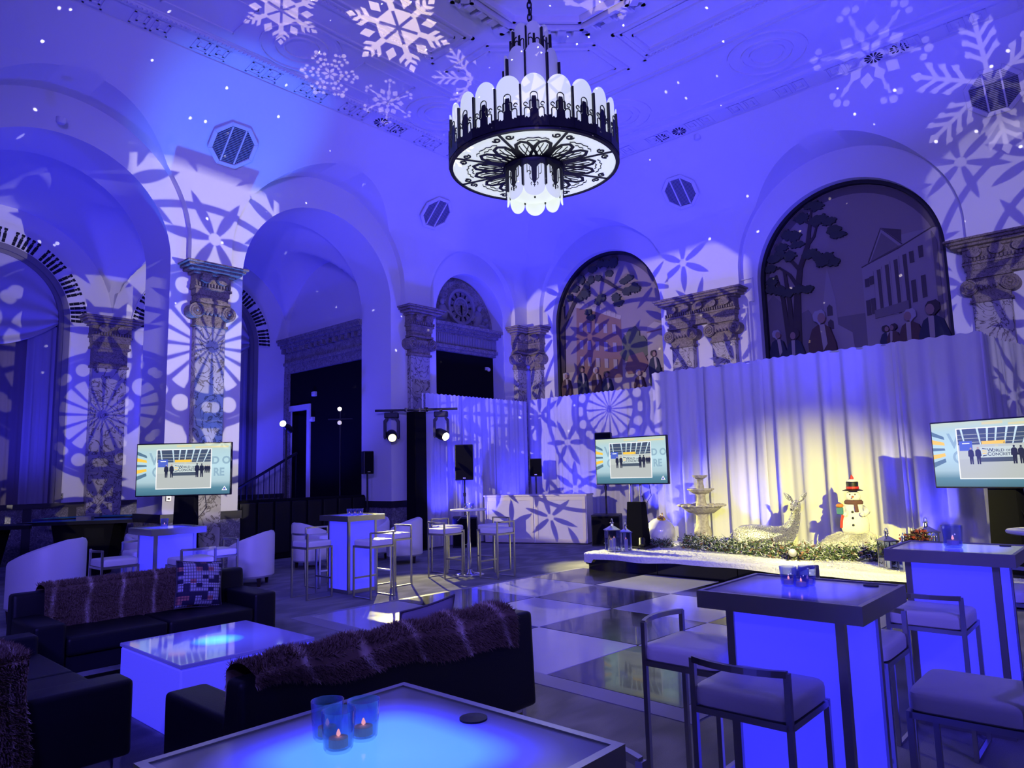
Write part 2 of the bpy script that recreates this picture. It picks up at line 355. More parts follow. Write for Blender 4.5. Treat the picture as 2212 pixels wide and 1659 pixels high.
def vault_wall(name, tf, a0, a1, ops, zend=8.45):
    mb = MB(tf); A = {round(a0, 4), round(a1, 4)}
    n = int((a1-a0)/.25)
    for i in range(n+1): A.add(round(a0+(a1-a0)*i/n, 4))
    for o in ops:
        for k in range(41):
            t = PI*k/40
            A.add(round(o['ac']+o['R']*math.cos(t), 4)); A.add(round(o['ac']+o['r']*math.cos(t), 4))
    A = sorted(a for a in A if a0-1e-6 <= a <= a1+1e-6)
    arc = lambda R, c, x: c + math.sqrt(max(0, R*R-x*x))
    for p, q in zip(A, A[1:]):
        if q-p < 1e-4: continue
        m = (p+q)/2; o = next((o for o in ops if abs(m-o['ac']) < o['R']), None)
        zb = [arc(o['R'], o['c'], a-o['ac']) if o else 5.45 for a in (p, q)]
        K = 12; vs = []
        for j in range(K+1):
            for a, z0 in ((p, zb[0]), (q, zb[1])):
                if j <= 2: z = z0 + (max(7.1, z0)-z0)*j/2
                else: z = max(7.1, z0) + (zend-max(7.1, z0))*(j-2)/(K-2)
                vs.append((a, cove(z), z))
        mb.add(vs, [(2*j, 2*j+1, 2*j+3, 2*j+2) for j in range(K)])
        if o:
            mb.add([(p, 0, zb[0]), (q, 0, zb[1]), (q, cove(zb[1]), zb[1]), (p, cove(zb[0]), zb[0])], [(0, 1, 2, 3)])
            ins = abs(m-o['ac']) < o['r']
            zl = [arc(o['r'], o['sp'], a-o['ac']) if ins else o['sp'] for a in (p, q)]
            mb.add([(p, 0, zl[0]), (q, 0, zl[1]), (q, 0, zb[1]), (p, 0, zb[0])], [(0, 1, 2, 3)])
            if ins: mb.add([(p, 0, zl[0]), (q, 0, zl[1]), (q, -o['dep'], zl[1]), (p, -o['dep'], zl[0])], [(0, 1, 2, 3)])
            else: mb.add([(p, 0, 0), (q, 0, 0), (q, 0, o['sp']), (p, 0, o['sp'])], [(0, 1, 2, 3)])
        else:
            mb.add([(p, 0, 0), (q, 0, 0), (q, 0, 5.45), (p, 0, 5.45)], [(0, 1, 2, 3)])
            mb.add([(p, 0, 5.45), (q, 0, 5.45), (q, .15, 5.45), (p, .15, 5.45)], [(0, 1, 2, 3)])
    for o in ops:
        for s in (-1, 1):
            e = o['ac']+s*o['R']; mb.add([(e, 0, 5.45), (e, .15, 5.45), (e, .15, o['c']), (e, 0, o['c'])], [(0, 1, 2, 3)])
            e = o['ac']+s*o['r']; mb.add([(e, 0, 0), (e, 0, o['sp']), (e, -o['dep'], o['sp']), (e, -o['dep'], 0)], [(0, 1, 2, 3)])
    return struct(mb.build(name, plaster, smooth='auto', merge=True))
AR = dict(r=1.76, sp=5.45, R=2.05, c=5.82, dep=YI-YL)
opsL = [dict(AR, ac=3.2), dict(AR, ac=8.05), dict(ac=12.36, r=1.2, sp=5.45, R=1.5, c=5.72, dep=.5)]
opsR = [dict(ac=9.95, r=1.64, sp=5.5, R=1.96, c=5.80, dep=.3), dict(ac=4.2, r=1.75, sp=5.5, R=2.1, c=5.78, dep=.3), dict(ac=-1.55, r=1.75, sp=5.5, R=2.1, c=5.78, dep=.3)]
vault_wall('wall_left', TL, -4.2, 14.5, opsL)
vault_wall('wall_right', TR, -5.2, 12.5, opsR)
# unseen walls that close the hall
struct(MB().box(-4.3, -4.2, -5.2, 17.4, 0, 8.6).build('wall_rear', plaster))
struct(MB().box(-4.2, 14.6, -5.3, -5.2, 0, 8.6).build('wall_near', plaster))
struct(MB().box(XR+.3, XR+.4, -5.2, 17.4, 0, 9).build('wall_outer', plaster))
# arcade back face and aisle
mb = MB()
for (xa, xb) in ((-4.2, 1.44), (4.96, 6.29), (9.81, 14.5)): mb.add([(xa, YI, 0), (xb, YI, 0), (xb, YI, 5.45), (xa, YI, 5.45)], [(0, 1, 2, 3)])
for k in range(-42, 146):
    p, q = k/10, (k+1)/10; zz = []
    for a in (p, q):
        o = min(opsL[:2], key=lambda o: abs(a-o['ac'])); zz.append(5.45+math.sqrt(max(0, 1.76**2-(a-o['ac'])**2)))
    mb.add([(p, YI, zz[0]), (q, YI, zz[1]), (q, YI, 9), (p, YI, 9)], [(0, 1, 2, 3)])
struct(mb.build('wall_arcade_back', plaster))
mb = MB()
def groin(xc, Rx, x0, x1):
    def f(u, v):
        x = x0+(x1-x0)*u; y = YI+(YO-YI)*v
        hx = math.sqrt(max(0, Rx*Rx-(x-xc)**2)); hy = math.sqrt(max(0, 1.86**2-(y-(YI+YO)/2)**2))
        return (x, y, 5.27+max(hx*.95, hy))
    mb.grid(f, 44, 40)
groin(3.35, 2.27, 1.1, 5.62); groin(7.83, 2.22, 5.62, 10.05); groin(-1.1, 2.2, -3.3, 1.1)
struct(mb.build('ceiling_aisle', plaster, smooth='auto'))
# outer aisle wall with arched window openings
WIN = ((3.25, 1.42), (7.75, 1.30)); mb = MB()
XS = sorted({round(-4.2+.2*i, 3) for i in range(72)} | {round(c+r*math.cos(PI*k/30), 3) for c, r in WIN for k in range(31)} | {10.05})
for p, q in zip(XS, XS[1:]):
    if q > 10.06: break
    m = (p+q)/2; o = next((w_ for w_ in WIN if abs(m-w_[0]) < w_[1]), None)
    if o:
        zz = [5.1+math.sqrt(max(0, o[1]**2-(a-o[0])**2)) for a in (p, q)]
        mb.add([(p, YO, zz[0]), (q, YO, zz[1]), (q, YO, 7.6), (p, YO, 7.6)], [(0, 1, 2, 3)])
        mb.add([(p, YO, zz[0]), (q, YO, zz[1]), (q, YO+.25, zz[1]), (p, YO+.25, zz[0])], [(0, 1, 2, 3)])
        mb.add([(p, YO, 0), (q, YO, 0), (q, YO, 1.2), (p, YO, 1.2)], [(0, 1, 2, 3)])
    else: mb.add([(p, YO, 0), (q, YO, 0), (q, YO, 7.6), (p, YO, 7.6)], [(0, 1, 2, 3)])
for c, r in WIN:
    for s in (-1, 1): mb.add([(c+s*r, YO, 1.2), (c+s*r, YO+.25, 1.2), (c+s*r, YO+.25, 5.1), (c+s*r, YO, 5.1)], [(0, 1, 2, 3)])
struct(mb.build('wall_aisle', plaster, merge=True))
struct(MB().box(-4.2, 14.5, YO+.28, YO+.4, 0, 9).build('wall_window_backing', mat('night_glass', (.01, .01, .03), .15)))
# end wall of the aisle
struct(MB().box(XE, XE+.1, YI, YO, 4.4, 8).build('wall_aisle_end', plaster))
e = struct(MB().box(XE-.02, XE+.1, YI, 16.10, 0, 4.45).build('wall_aisle_black', m_black))
struct(MB().box(XE-.02, XE+.1, 16.10, YO, 3.4, 4.45).build('wall_aisle_black_top', m_black))
struct(MB().box(XE+.6, XE+.7, 15.6, YO, 0, 3.5).build('wall_stair', mat('brick_red_wall', (.10, .045, .04), .8)))
mb = MB()
for y0, y1, z0, z1 in ((16.10, 16.24, 0, 3.52), (17.14, 17.28, 0, 3.52), (16.24, 17.14, 3.38, 3.52)): mb.box(XE-.06, XE+.06, y0, y1, z0, z1)
struct(mb.build('door_1', m_white))
# entablature of the aisle end wall
mb = MB()
for d, z0, z1 in ((.10, 4.40, 4.62), (.14, 4.62, 4.70), (.10, 4.70, 4.95), (.24, 5.08, 5.16), (.32, 5.16, 5.24), (.36, 5.24, 5.30)): mb.box(XE-d, XE, YI, YO, z0, z1)
k = YI+.1
while k < YO: mb.box(XE-.2, XE-.1, k, k+.12, 4.95, 5.08); k += .27
struct(mb.build('trim_1', m_ent))
struct(MB().box(XE-.12, XE, YO-.18, YO-.02, 0, 4.4).build('trim_2', m_ent))
# dado of the aisle and pier plinths
d = struct(MB().box(-4.2, XE, YO-.05, YO, 0, 1.2).build('baseboard_aisle', m_dado))
mb = MB(); mb.box(-4.2, XE, YO-.09, YO, 1.12, 1.22)
for i in range(18): mb.box(-4.1+i*.82, -3.95+i*.82, YO-.075, YO, 0, 1.12)
struct(mb.build('trim_3', mat('dado_frame', (.05, .045, .05), .35)))
mb = MB()
for xa, xb in ((4.93, 6.32), (9.78, 11.18)):
    mb.box(xa, xb, YL-.05, YI+.03, 0, .92)
struct(mb.build('baseboard_pier', m_dado))
mb = MB()
for xa, xb in ((4.91, 6.34), (9.76, 11.2)): mb.box(xa, xb, YL-.07, YI+.05, .92, 1.06)
struct(mb.build('trim_4', mat('plinth_band', (.03, .028, .03), .3)))

# ------------------------------------------------------------------ ceiling with mouldings
CX0, CY0 = -4.2, -5.2
struct(MB().box(CX0, XR-2.2, CY0, YL-2.2, ZT, ZT+.2).build('ceiling', plaster))
mb = MB()   # sloped fret band between cove and flat
def band(d0, z0, d1, z1):
    mb.add([TL(CX0, d0, z0), TL(XR-d0, d0, z0), TL(XR-d1, d1, z1), TL(CX0, d1, z1)], [(0, 1, 2, 3)])
    mb.add([TR(CY0, d0, z0), TR(YL-d0, d0, z0), TR(YL-d1, d1, z1), TR(CY0, d1, z1)], [(0, 1, 2, 3)])
band(1.68, 8.44, 1.70, 8.47); band(1.70, 8.47, 2.12, 8.52); band(2.12, 8.52, 2.12, 8.48); band(2.12, 8.48, 2.20, 8.49); band(2.20, 8.49, 2.21, 8.56)
struct(mb.build('trim_5', plaster))
def fret_run(along, d, lo, hi):    # Greek key pieces, one relief per unit
    mb = MB(); z = 8.474
    segs = [(0, 0, .26, .03), (0, 0, .03, .30), (0, .27, .21, .30), (.18, .09, .21, .30), (.07, .09, .21, .12), (.07, .09, .10, .22), (.23, 0, .26, .30)]
    for (u0, v0, u1, v1) in segs: mb.box(u0, u1, v0, v1, -.012, .012)
    me = mb.mesh('fret'); n = 0; a = lo
    while a < hi:
        o = obj('fret', me, plaster); 
        if along == 'x': o.location = (a, YL-d-.03, z); o.rotation_euler = (R_(-6.5), 0, 0); o.scale = (1, -1, 1)
        else: o.location = (XR-d-.03, a, z); o.rotation_euler = (R_(6.5), 0, PI/2)
        o.parent = FRET; n += 1
        a += .30 if n % 2 else .62
FRET = struct(MB().box(XR-2.26, XR-2.2, YL-2.26, YL-2.2, 8.5, 8.54).build('trim_6', plaster))
fret_run('x', 1.72, 2.6, 11.6); fret_run('y', 1.72, -1.5, 9.6)
def frame(mb, x0, x1, y0, y1, w_, h, z=ZT):
    mb.box(x0, x1, y0, y0+w_, z-h, z); mb.box(x0, x1, y1-w_, y1, z-h, z); mb.box(x0, x0+w_, y0, y1, z-h, z); mb.box(x1-w_, x1, y0, y1, z-h, z)
def polyframe(mb, pts, w_, h, z=ZT, close=True):
    n = len(pts)
    for i in range(n if close else n-1):
        a = Vector(pts[i]); b = Vector(pts[(i+1) % n]); t = (b-a).normalized(); nn = Vector((-t.y, t.x))*w_/2
        p = [a+nn-t*w_/2, b+nn+t*w_/2, b-nn+t*w_/2, a-nn-t*w_/2]
        mb.prism([(q.x, q.y) for q in p], z-h, z)
mb = MB()
for k in range(3):   # coffers beside the left cornice and the mirrored ones beside the right
    x1 = 7.53-k*4.6; frame(mb, x1-4.0, x1, 7.42, 8.43, .05, .03); frame(mb, x1-3.9, x1-.1, 7.52, 8.33, .04, .015); frame(mb, x1-3.76, x1-.24, 7.62, 8.2, .025, .035)
    y1 = 5.80-k*4.6; frame(mb, 9.0, 10.0, y1-4.0, y1, .05, .03); frame(mb, 9.1, 9.9, y1-3.9, y1-.1, .04, .015); frame(mb, 9.24, 9.76, y1-3.76, y1-.24, .025, .035)
polyframe(mb, [(7.8, 7.4), (9.01, 6.14), (10.0, 6.12), (10.0, 8.42), (7.84, 8.42)], .05, .03)
polyframe(mb, [(7.95, 7.5), (9.08, 6.3), (9.85, 6.3), (9.85, 8.27), (7.98, 8.27)], .03, .02)
for y in (8.86, 8.98, 10.28): mb.box(CX0, XR-4.0 if y < 9 else XR-2.6, y, y+.035, ZT-.03, ZT)
for x in (10.42, 10.54, 12.05): mb.box(x, x+.035, CY0, 8.86 if x < 11 else 10.28, ZT-.03, ZT)
for k in range(-3, 5): # guilloche border of long coffers: band lines between the medallions
    xm = 5.75+k*3.0
    if xm > 11: continue
    mb.box(xm+.95, xm+2.05, 9.22, 9.25, ZT-.022, ZT); mb.box(xm+.95, xm+2.05, 10.0, 10.03, ZT-.022, ZT)
    for s in (-1, 1): mb.box(xm+1.5+s*.55-.015, xm+1.5+s*.55+.015, 9.22, 10.03, ZT-.022, ZT)
struct(mb.build('trim_7', plaster))
mb = MB(); n = 0
for xm in (2.75, 5.75, 8.75):
    for r0, w_ in ((.26, .03), (.40, .025), (.62, .03)):
        mb.lathe([(r0, 0), (r0, -.028), (r0+w_, -.028), (r0+w_, 0)], 40, (xm, 9.62, ZT), cap=False)
for ym in (1.2, 4.2, 7.2):
    for r0, w_ in ((.26, .03), (.40, .025), (.62, .03)):
        mb.lathe([(r0, 0), (r0, -.028), (r0+w_, -.028), (r0+w_, 0)], 40, (11.3, ym, ZT), cap=False)
struct(mb.build('trim_8', plaster, smooth='auto'))
# egg and dart runs beside the long coffers (small relief)
mb = MB(); x = 2.0
while x < 7.5: mb.box(x, x+.03, 8.36, 8.41, ZT-.022, ZT); mb.box(x, x+.03, 7.44, 7.49, ZT-.022, ZT); x += .06
y = -1.5
while y < 5.8: mb.box(9.02, 9.07, y, y+.03, ZT-.022, ZT); mb.box(9.93, 9.98, y, y+.03, ZT-.022, ZT); y += .06
x = 0.0
while x < 12: mb.box(x, x+.035, YL-2.20, YL-2.16, 8.468, 8.49); x += .07
o = stuff(mb.build('dentil_run', plaster)); tag(o, 'fine egg and dart beading along the plaster ceiling mouldings', 'moulding')
# octagon well around the chandelier hook with block brackets
OC = [(6.65, 7.0), (7.72, 7.0), (8.68, 6.03), (8.68, 5.0), (7.72, 4.05), (6.65, 4.05), (5.7, 5.0), (5.7, 6.03)]
ctr = Vector((7.19, 5.52)); mb = MB()
sc_ = lambda k: [tuple(ctr+(Vector(p)-ctr)*k) for p in OC]
polyframe(mb, sc_(1.0), .07, .05); polyframe(mb, sc_(.80), .06, .16); polyframe(mb, sc_(.74), .05, .10)
struct(mb.build('trim_9', plaster))
mb = MB(); mb.box(-.07, .07, -.14, .14, -.10, 0); mb.box(-.07, .07, -.14, .02, -.16, -.10); bk = mb.mesh('bracket', bev=.012)
TR9 = struct(MB().lathe([(.05, 0), (.16, 0), (.13, -.04), (.05, -.06)], 20, (6.84, 5.69, ZT)).build('trim_10', plaster, smooth='auto'))
P9 = sc_(.90)
for i in range(8):
    a = Vector(P9[i]); b = Vector(P9[(i+1) % 8]); L = (b-a).length; ang = math.atan2((b-a).y, (b-a).x); nb = max(2, round(L/.27))
    for j in range(nb):
        q = a+(b-a)*((j+.5)/nb); o = obj('bracket', bk, plaster, TR9); o.location = (q.x, q.y, ZT); o.rotation_euler = (0, 0, ang)

# ------------------------------------------------------------------ octagonal vents in the cove
def vent(P, nrm, along, sz, label):
    t = thing('ceiling_vent', label, 'vent', P, 0, 'octagonal vents in the cove')
    z = Vector(nrm).normalized(); x = Vector(along).normalized(); y = z.cross(x); x = y.cross(z)
    t.rotation_euler = Matrix((x, y, z)).transposed().to_euler()
    oc = lambda s: [(s*math.cos(PI/4*k+PI/8), s*math.sin(PI/4*k+PI/8)) for k in range(8)]
    mb = MB()
    for k in range(8):
        a, b = oc(sz*1.22)[k], oc(sz*1.22)[(k+1) % 8]; c, d = oc(sz)[k], oc(sz)[(k+1) % 8]
        mb.prism([a, b, d, c], 0, .045)
    mb.build('frame', plaster, t, bev=.008)
    MB().prism(oc(sz*1.02), -.02, .006).build('backing', mat('vent_dark', (.02, .02, .05), .8), t)
    mb = MB(); n = 22
    for i in range(n):
        yy = -sz*.9+2*sz*.9*(i+.5)/n; hw = min(sz*.92, sz*1.30-abs(yy))
        mb.box(-hw, hw, yy-.012, yy+.004, .008, .022)
    stuff(mb.build('louvre', mat('vent_slats', (.30, .30, .36), .6), t))
    for s in (-1, 1): MB().box(s*sz*.34-.013, s*sz*.34+.013, -sz*.9, sz*.9, .005, .035).build('bar', plaster, t)
    return t
vent((5.70, 11.80, 7.62), (0, -.72, -.75), (1, 0, 0), .37, 'octagonal vent above the pier with the blue-lit column capital')
vent((10.58, 11.79, 7.62), (0, -.72, -.75), (1, 0, 0), .35, 'octagonal vent left of the hanging chandelier above the clock')
vent((13.72, 7.22, 7.69), (-.72, 0, -.75), (0, 1, 0), .35, 'octagonal vent above the pair of pilasters between the murals')
vent((13.70, 1.39, 7.73), (-.72, 0, -.75), (0, 1, 0), .37, 'octagonal vent crossed by a projected snowflake at the right edge')
# rosettes in the fret band; shade of their piercings put in as dark petals
def rosette(loc, rx, ry, rz):
    mb = MB()
    for k in range(12): 
        a = 2*PI*k/12; mb.prism([(.03*math.cos(a), .03*math.sin(a)), (.13*math.cos(a-.16), .13*math.sin(a-.16)), (.15*math.cos(a), .15*math.sin(a)), (.13*math.cos(a+.16), .13*math.sin(a+.16))], -.01, .012)
    o = mb.build('rosette', mat('rosette_shade', (.015, .015, .04), .9), FRET); o.location = loc; o.rotation_euler = (rx, ry, rz)
for x in (8.10, 8.48): rosette((x, 10.6, 8.50), R_(-6.5), 0, 0)
for y in (7.0, 6.6, 2.9, 2.5): rosette((12.63, y, 8.495), 0, R_(6.5), 0)
mb = MB()
for p in ((12.9, 6.34, 8.37), (13.1, 2.4, 8.28)): mb.lathe([(.0, -.02), (.05, -.02), (.06, 0), (.06, .03)], 12, p)
for i, p in enumerate(((12.9, 6.34, 8.36), (3.1, 12.2, 7.27))):
    o = MB().lathe([(.01, -.05), (.05, -.045), (.07, -.02), (.07, .05)], 14).build('smoke_detector', plaster, smooth='auto'); o.location = p
    tag(o, ['small round smoke detector on the cove above the murals', 'small round detector under the leftmost large arch'][i], 'detector')

# ------------------------------------------------------------------ pilasters
def spiral(mb, cx, cz, d0, d1, r, s):
    mb.prism([(cx+r*math.cos(2*PI*k/20), cz+r*math.sin(2*PI*k/20)) for k in range(20)], d0, d1-.02, 'y')
    pts = []
    for k in range(40):
        t = k/39; a = s*(t*4.6*PI)+PI/2; rr = r*(1-t*.82); pts.append((cx+rr*.92*math.cos(a), d1-.012, cz+rr*.92*math.sin(a)))
    mb.tube(pts, .016, 5)
    mb.ball((cx, d1, cz), .03, 8, 6)
def pilaster(name, label, tf, ac, w_=.55, zb=0.0, zn=4.33, zt=5.45, volute=True, ent=None, dep=.16, mcap=m_cap, mshaft=m_shaft, group=None, top=True):
    """a = along the wall, d = outwards"""
    t = thing(name, label, 'pilaster', tf(ac, 0, zb), 0, group); off = Vector(tf(ac, 0, zb))
    T = lambda a, d, z: tuple(Vector(tf(ac+a, d, z))-off)
    h = w_/2
    mb = MB(T); mb.box(-h, h, 0, dep, zb+.25, zn); mb.build('shaft', mshaft, t, bev=.012)
    mb = MB(T)
    mb.box(-h-.06, h+.06, 0, dep+.06, zb, zb+.16); mb.box(-h-.03, h+.03, 0, dep+.03, zb+.16, zb+.25); mb.build('base', mshaft, t, bev=.02)
    mb = MB(T)
    mb.box(-h-.03, h+.03, 0, dep+.03, zn, zn+.05)
    mb.box(-h, h, 0, dep+.005, zn+.05, zn+.42)
    if volute:
        for s in (-1, 1): spiral(mb, s*(h+.02), zn+.27, .0, dep+.10, .135, s)
        mb.box(-h+.05, h-.05, 0, dep+.06, zn+.26, zn+.36)
        k = -h+.1
        while k < h-.1: mb.ball((k, dep+.06, zn+.25), (.03, .03, .045), 6, 5); k += .075
    mb.box(-h-.05, h+.05, 0, dep+.07, zn+.42, zn+.47)
    mb.build('capital', mcap, t)
    if not top: return t
    e0, e1 = ent or (-h, h)
    mb = MB(T); z = zn+.47
    mb.box(e0-.02, e1+.02, 0, dep+.03, z, z+.10); mb.box(e0-.04, e1+.04, 0, dep+.05, z+.10, z+.20); mb.box(e0-.07, e1+.07, 0, dep+.08, z+.20, z+.24)
    k = e0-.06
    while k < e1+.04: mb.box(k, k+.03, 0, dep+.10, z+.25, z+.31); k += .055
    mb.box(e0-.05, e1+.05, 0, dep+.05, z+.24, z+.46)
    n = max(2, round((e1-e0)/.3)); st = (e1-e0+.06)/n
    for i in range(n):
        a = e0-.03+st*(i+.5); mb.prism([(a+.11*math.cos(2*PI*q/14), z+.39+.085*math.sin(2*PI*q/14)) for q in range(14)], 0, dep+.15, 'y')
    mb.build('frieze', mcap, t)
    mb = MB(T); zc = zn+.93
    for (g, z0, z1) in ((.11, zc, zc+.05), (.20, zc+.05, zc+.10), (.25, zc+.10, zc+.15), (.29, zc+.15, zt)): mb.box(e0-g, e1+g, 0, dep+g, z0, max(z1, z0+.02))
    mb.build('cornice', mcap, t, bev=.01)
    return t
pilaster('pilaster', 'marble pilaster with scrolled capital edged in cyan light behind the left screen', TL, 5.635, .54)
pilaster('pilaster', 'marble pilaster with scrolled capital behind the black lighting tower', TL, 10.55, .56)
pilaster('pilaster', 'narrow corner pilaster facing out from the clock wall', TL, 14.08, .36)
pilaster('pilaster', 'narrow corner pilaster beside the pattern-lit mural', TR, 12.10, .36)
pilaster('pilaster', 'left pilaster of the joined pair between the two murals', TR, 7.72, .54, ent=(-1.27, .28))
pilaster('pilaster', 'right pilaster of the joined pair between the two murals', TR, 6.73, .54, top=False)
pilaster('pilaster', 'large marble pilaster with scrolled capital at the right edge', TR, 1.83, .56, ent=(-1.27, .30))
TO = lambda a, d, z: (a, YO-d, z)
pilaster('pilaster', 'tall plain-capped pilaster between the draped aisle windows', TO, 5.56, .70, zn=4.15, zt=5.27, volute=False, dep=.2)

# ------------------------------------------------------------------ clock niche
t = thing('clock_relief', 'carved stone wall clock with figures in the small arch', 'clock', (12.36, YL+.42, 5.35))
mb = MB(); R0 = 1.2
mb.prism([(R0*math.cos(PI*k/30), R0*math.sin(PI*k/30)) for k in range(31)], 0, .08, 'y'); mb.build('panel', m_ent, t)
m_rel = mat('relief_stone', (.30, .28, .28), .7)
mb = MB(); c = (0, 0, .52)
ringm = MB(); 
def vring(mb, cx, cz, r0, r1, y0, y1, n=40):
    for k in range(n):
        a, b = 2*PI*k/n, 2*PI*(k+1)/n
        P = [(cx+r*math.cos(q), cz+r*math.sin(q)) for r, q in ((r0, a), (r1, a), (r1, b), (r0, b))]
        mb.add([(P[0][0], y1, P[0][1]), (P[1][0], y1, P[1][1]), (P[2][0], y1, P[2][1]), (P[3][0], y1, P[3][1]), (P[0][0], y0, P[0][1]), (P[1][0], y0, P[1][1]), (P[2][0], y0, P[2][1]), (P[3][0], y0, P[3][1])],
               [(4, 5, 6, 7), (0, 4, 7, 3), (1, 2, 6, 5)])
vring(mb, 0, .52, .40, .47, -.09, 0); mb.build('rim', m_rel, t); mb = MB(); vring(mb, 0, .52, .22, .25, -.07, 0); mb.build('inner_rim', m_rel, t)
mb = MB(); mb.prism([(.40*math.cos(2*PI*k/32), .52+.40*math.sin(2*PI*k/32)) for k in range(32)], -.03, 0, 'y'); mb.build('dial', m_ent, t)
for k in range(12):
    a = 2*PI*k/12; o = MB().box(-.017, .017, -.055, 0, .27, .37).build('numeral', m_blackp, t); o.location = (0, 0, .52); o.rotation_euler = (0, a, 0)
for nm, L, wd, a in (('hour_hand', .16, .028, PI), ('minute_hand', .26, .02, PI*.97)):
    o = MB().prism([(-wd, -.04), (wd, -.04), (wd*.7, L*.7), (0, L), (-wd*.7, L*.7)], -.075, -.06, 'y').build(nm, m_blackp, t); o.location = (0, 0, .52); o.rotation_euler = (0, a, 0)
random.seed(3)
for s in (-1, 1):
    mb = MB()
    mb.ball((s*.62, -.03, .28), (.16, .10, .24), 10, 8); mb.ball((s*.66, -.05, .56), (.07, .07, .085), 10, 8)
    for k in range(14): mb.ball((s*random.uniform(.45, 1.0), -.02, random.uniform(.04, .28)), (random.uniform(.04, .11), .07, random.uniform(.03, .08)), 8, 6)
    mb.tube([(s*.55, -.06, .36), (s*.42, -.08, .3), (s*.36, -.08, .2)], .04, 7); mb.tube([(s*.6, -.05, .12), (s*.85, -.07, .08), (s*1.0, -.05, .05)], .055, 7)
    mb.build('carved_figure', m_rel, t, smooth=True)
mb = MB(TL)
for d, z0, z1 in ((-.30, 4.66, 4.72), (-.22, 4.72, 4.80), (-.28, 4.80, 5.12), (-.20, 5.12, 5.17), (-.10, 5.17, 5.24), (-.02, 5.24, 5.32)): mb.box(11.16, 13.56, -.5, d, z0, z1)
struct(mb.build('trim_11', m_ent)); 
mb = MB(TL)
for i in range(40): mb.box(11.2+i*.0585, 11.235+i*.0585, -.3, -.265, 4.84, 5.08)
stuff(mb.build('frieze_relief', m_rel)); tag(bpy.data.objects['frieze_relief'], 'carved leaf frieze band below the stone clock', 'frieze')
struct(MB(TL).box(11.16, 13.56, -.5, -.42, 0, 4.66).build('wall_clock_niche', m_black))
struct(MB(TL).box(11.16, 13.56, -.6, -.5, 4.6, 6.8).build('wall_clock_back', m_ent))
t = thing('security_camera', 'small white dome security camera right of the dark clock niche', 'camera', TL(13.3, -.42, 4.35))
MB().box(-.05, .05, -.06, 0, -.04, .04).build('mount', m_white, t); MB().ball((0, -.09, -.03), .05, 12, 8).build('dome', m_white, t, smooth=True)

# ------------------------------------------------------------------ arched window frames, pierced bands, drapes
m_drape = mat('violet_drape', (.36, .33, .38), .85); m_swag = mat('swag_drape', (.50, .47, .52), .8); m_frame = mat('window_frame', (.20, .18, .19), .6)
def arch_band(tf, ac, sp, r0, r1, d0, d1, n=36, lo=None):
    mb = MB(tf)
    pts = [(ac+math.cos(PI*k/n), math.sin(PI*k/n)) for k in range(n+1)]
    for k in range(n):
        a, b = PI*k/n, PI*(k+1)/n; P = []
        for d in (d0, d1):
            for r, q in ((r0, a), (r1, a), (r1, b), (r0, b)): P.append((ac+r*math.cos(q), d, sp+r*math.sin(q)))
        mb.add(P, [(0, 1, 2, 3), (7, 6, 5, 4), (1, 5, 6, 2), (0, 3, 7, 4)])
    if lo is not None:
        for s in (-1, 1): mb.box(*sorted((ac+s*r0, ac+s*r1)), *sorted((d0, d1)), lo, sp)
    return mb
def drape(path, z0, z1, m, name='drape', fold=.05, freq=9.0, seed=0, parent=None, gather=.35, rows=10, swing=.0):
    """pleated hanging cloth along a ground path [(x,y),...]"""
    rnd = random.Random(seed); L = [0.0]
    for a, b in zip(path, path[1:]): L.append(L[-1]+math.dist(a, b))
    tot = L[-1]; n = max(24, int(tot*34)); ph = [rnd.uniform(0, 6.28) for _ in range(6)]; fr = [freq*rnd.uniform(.75, 1.25) for _ in range(3)]
    def at(s):
        for i in range(len(path)-1):
            if s <= L[i+1]+1e-9:
                t = (s-L[i])/(L[i+1]-L[i]); a, b = path[i], path[i+1]; dx, dy = b[0]-a[0], b[1]-a[1]; q = math.hypot(dx, dy)
                return a[0]+dx*t, a[1]+dy*t, -dy/q, dx/q
    def f(u, v):
        s = u*tot; x, y, nx, ny = at(s)
        k = s*2*PI
        off = math.sin(k*fr[0]/3+ph[0]+.8*math.sin(k*.23+ph[3]))*.55 + math.sin(k*fr[1]/1.7+ph[1]+.9*math.sin(k*.31+ph[4]))*.3 + math.sin(k*fr[2]/1.0+ph[2])*.22
        off = math.copysign(abs(off)**.75, off)
        amp = fold*(gather+(1-gather)*min(1, (1-v)*2.2+.12)) if v > .5 else fold
        if v > .985: amp = fold*.25
        lean = swing*(1-v)*math.sin(k*.11+ph[5])
        return (x+nx*(off*amp+lean), y+ny*(off*amp+lean), z0+(z1-z0)*v + (.012*math.sin(k*fr[1]+ph[2]) if v > .99 else 0))
    mb = MB(); mb.grid(f, n, rows)
    return mb.build(name, m, parent, smooth=True)
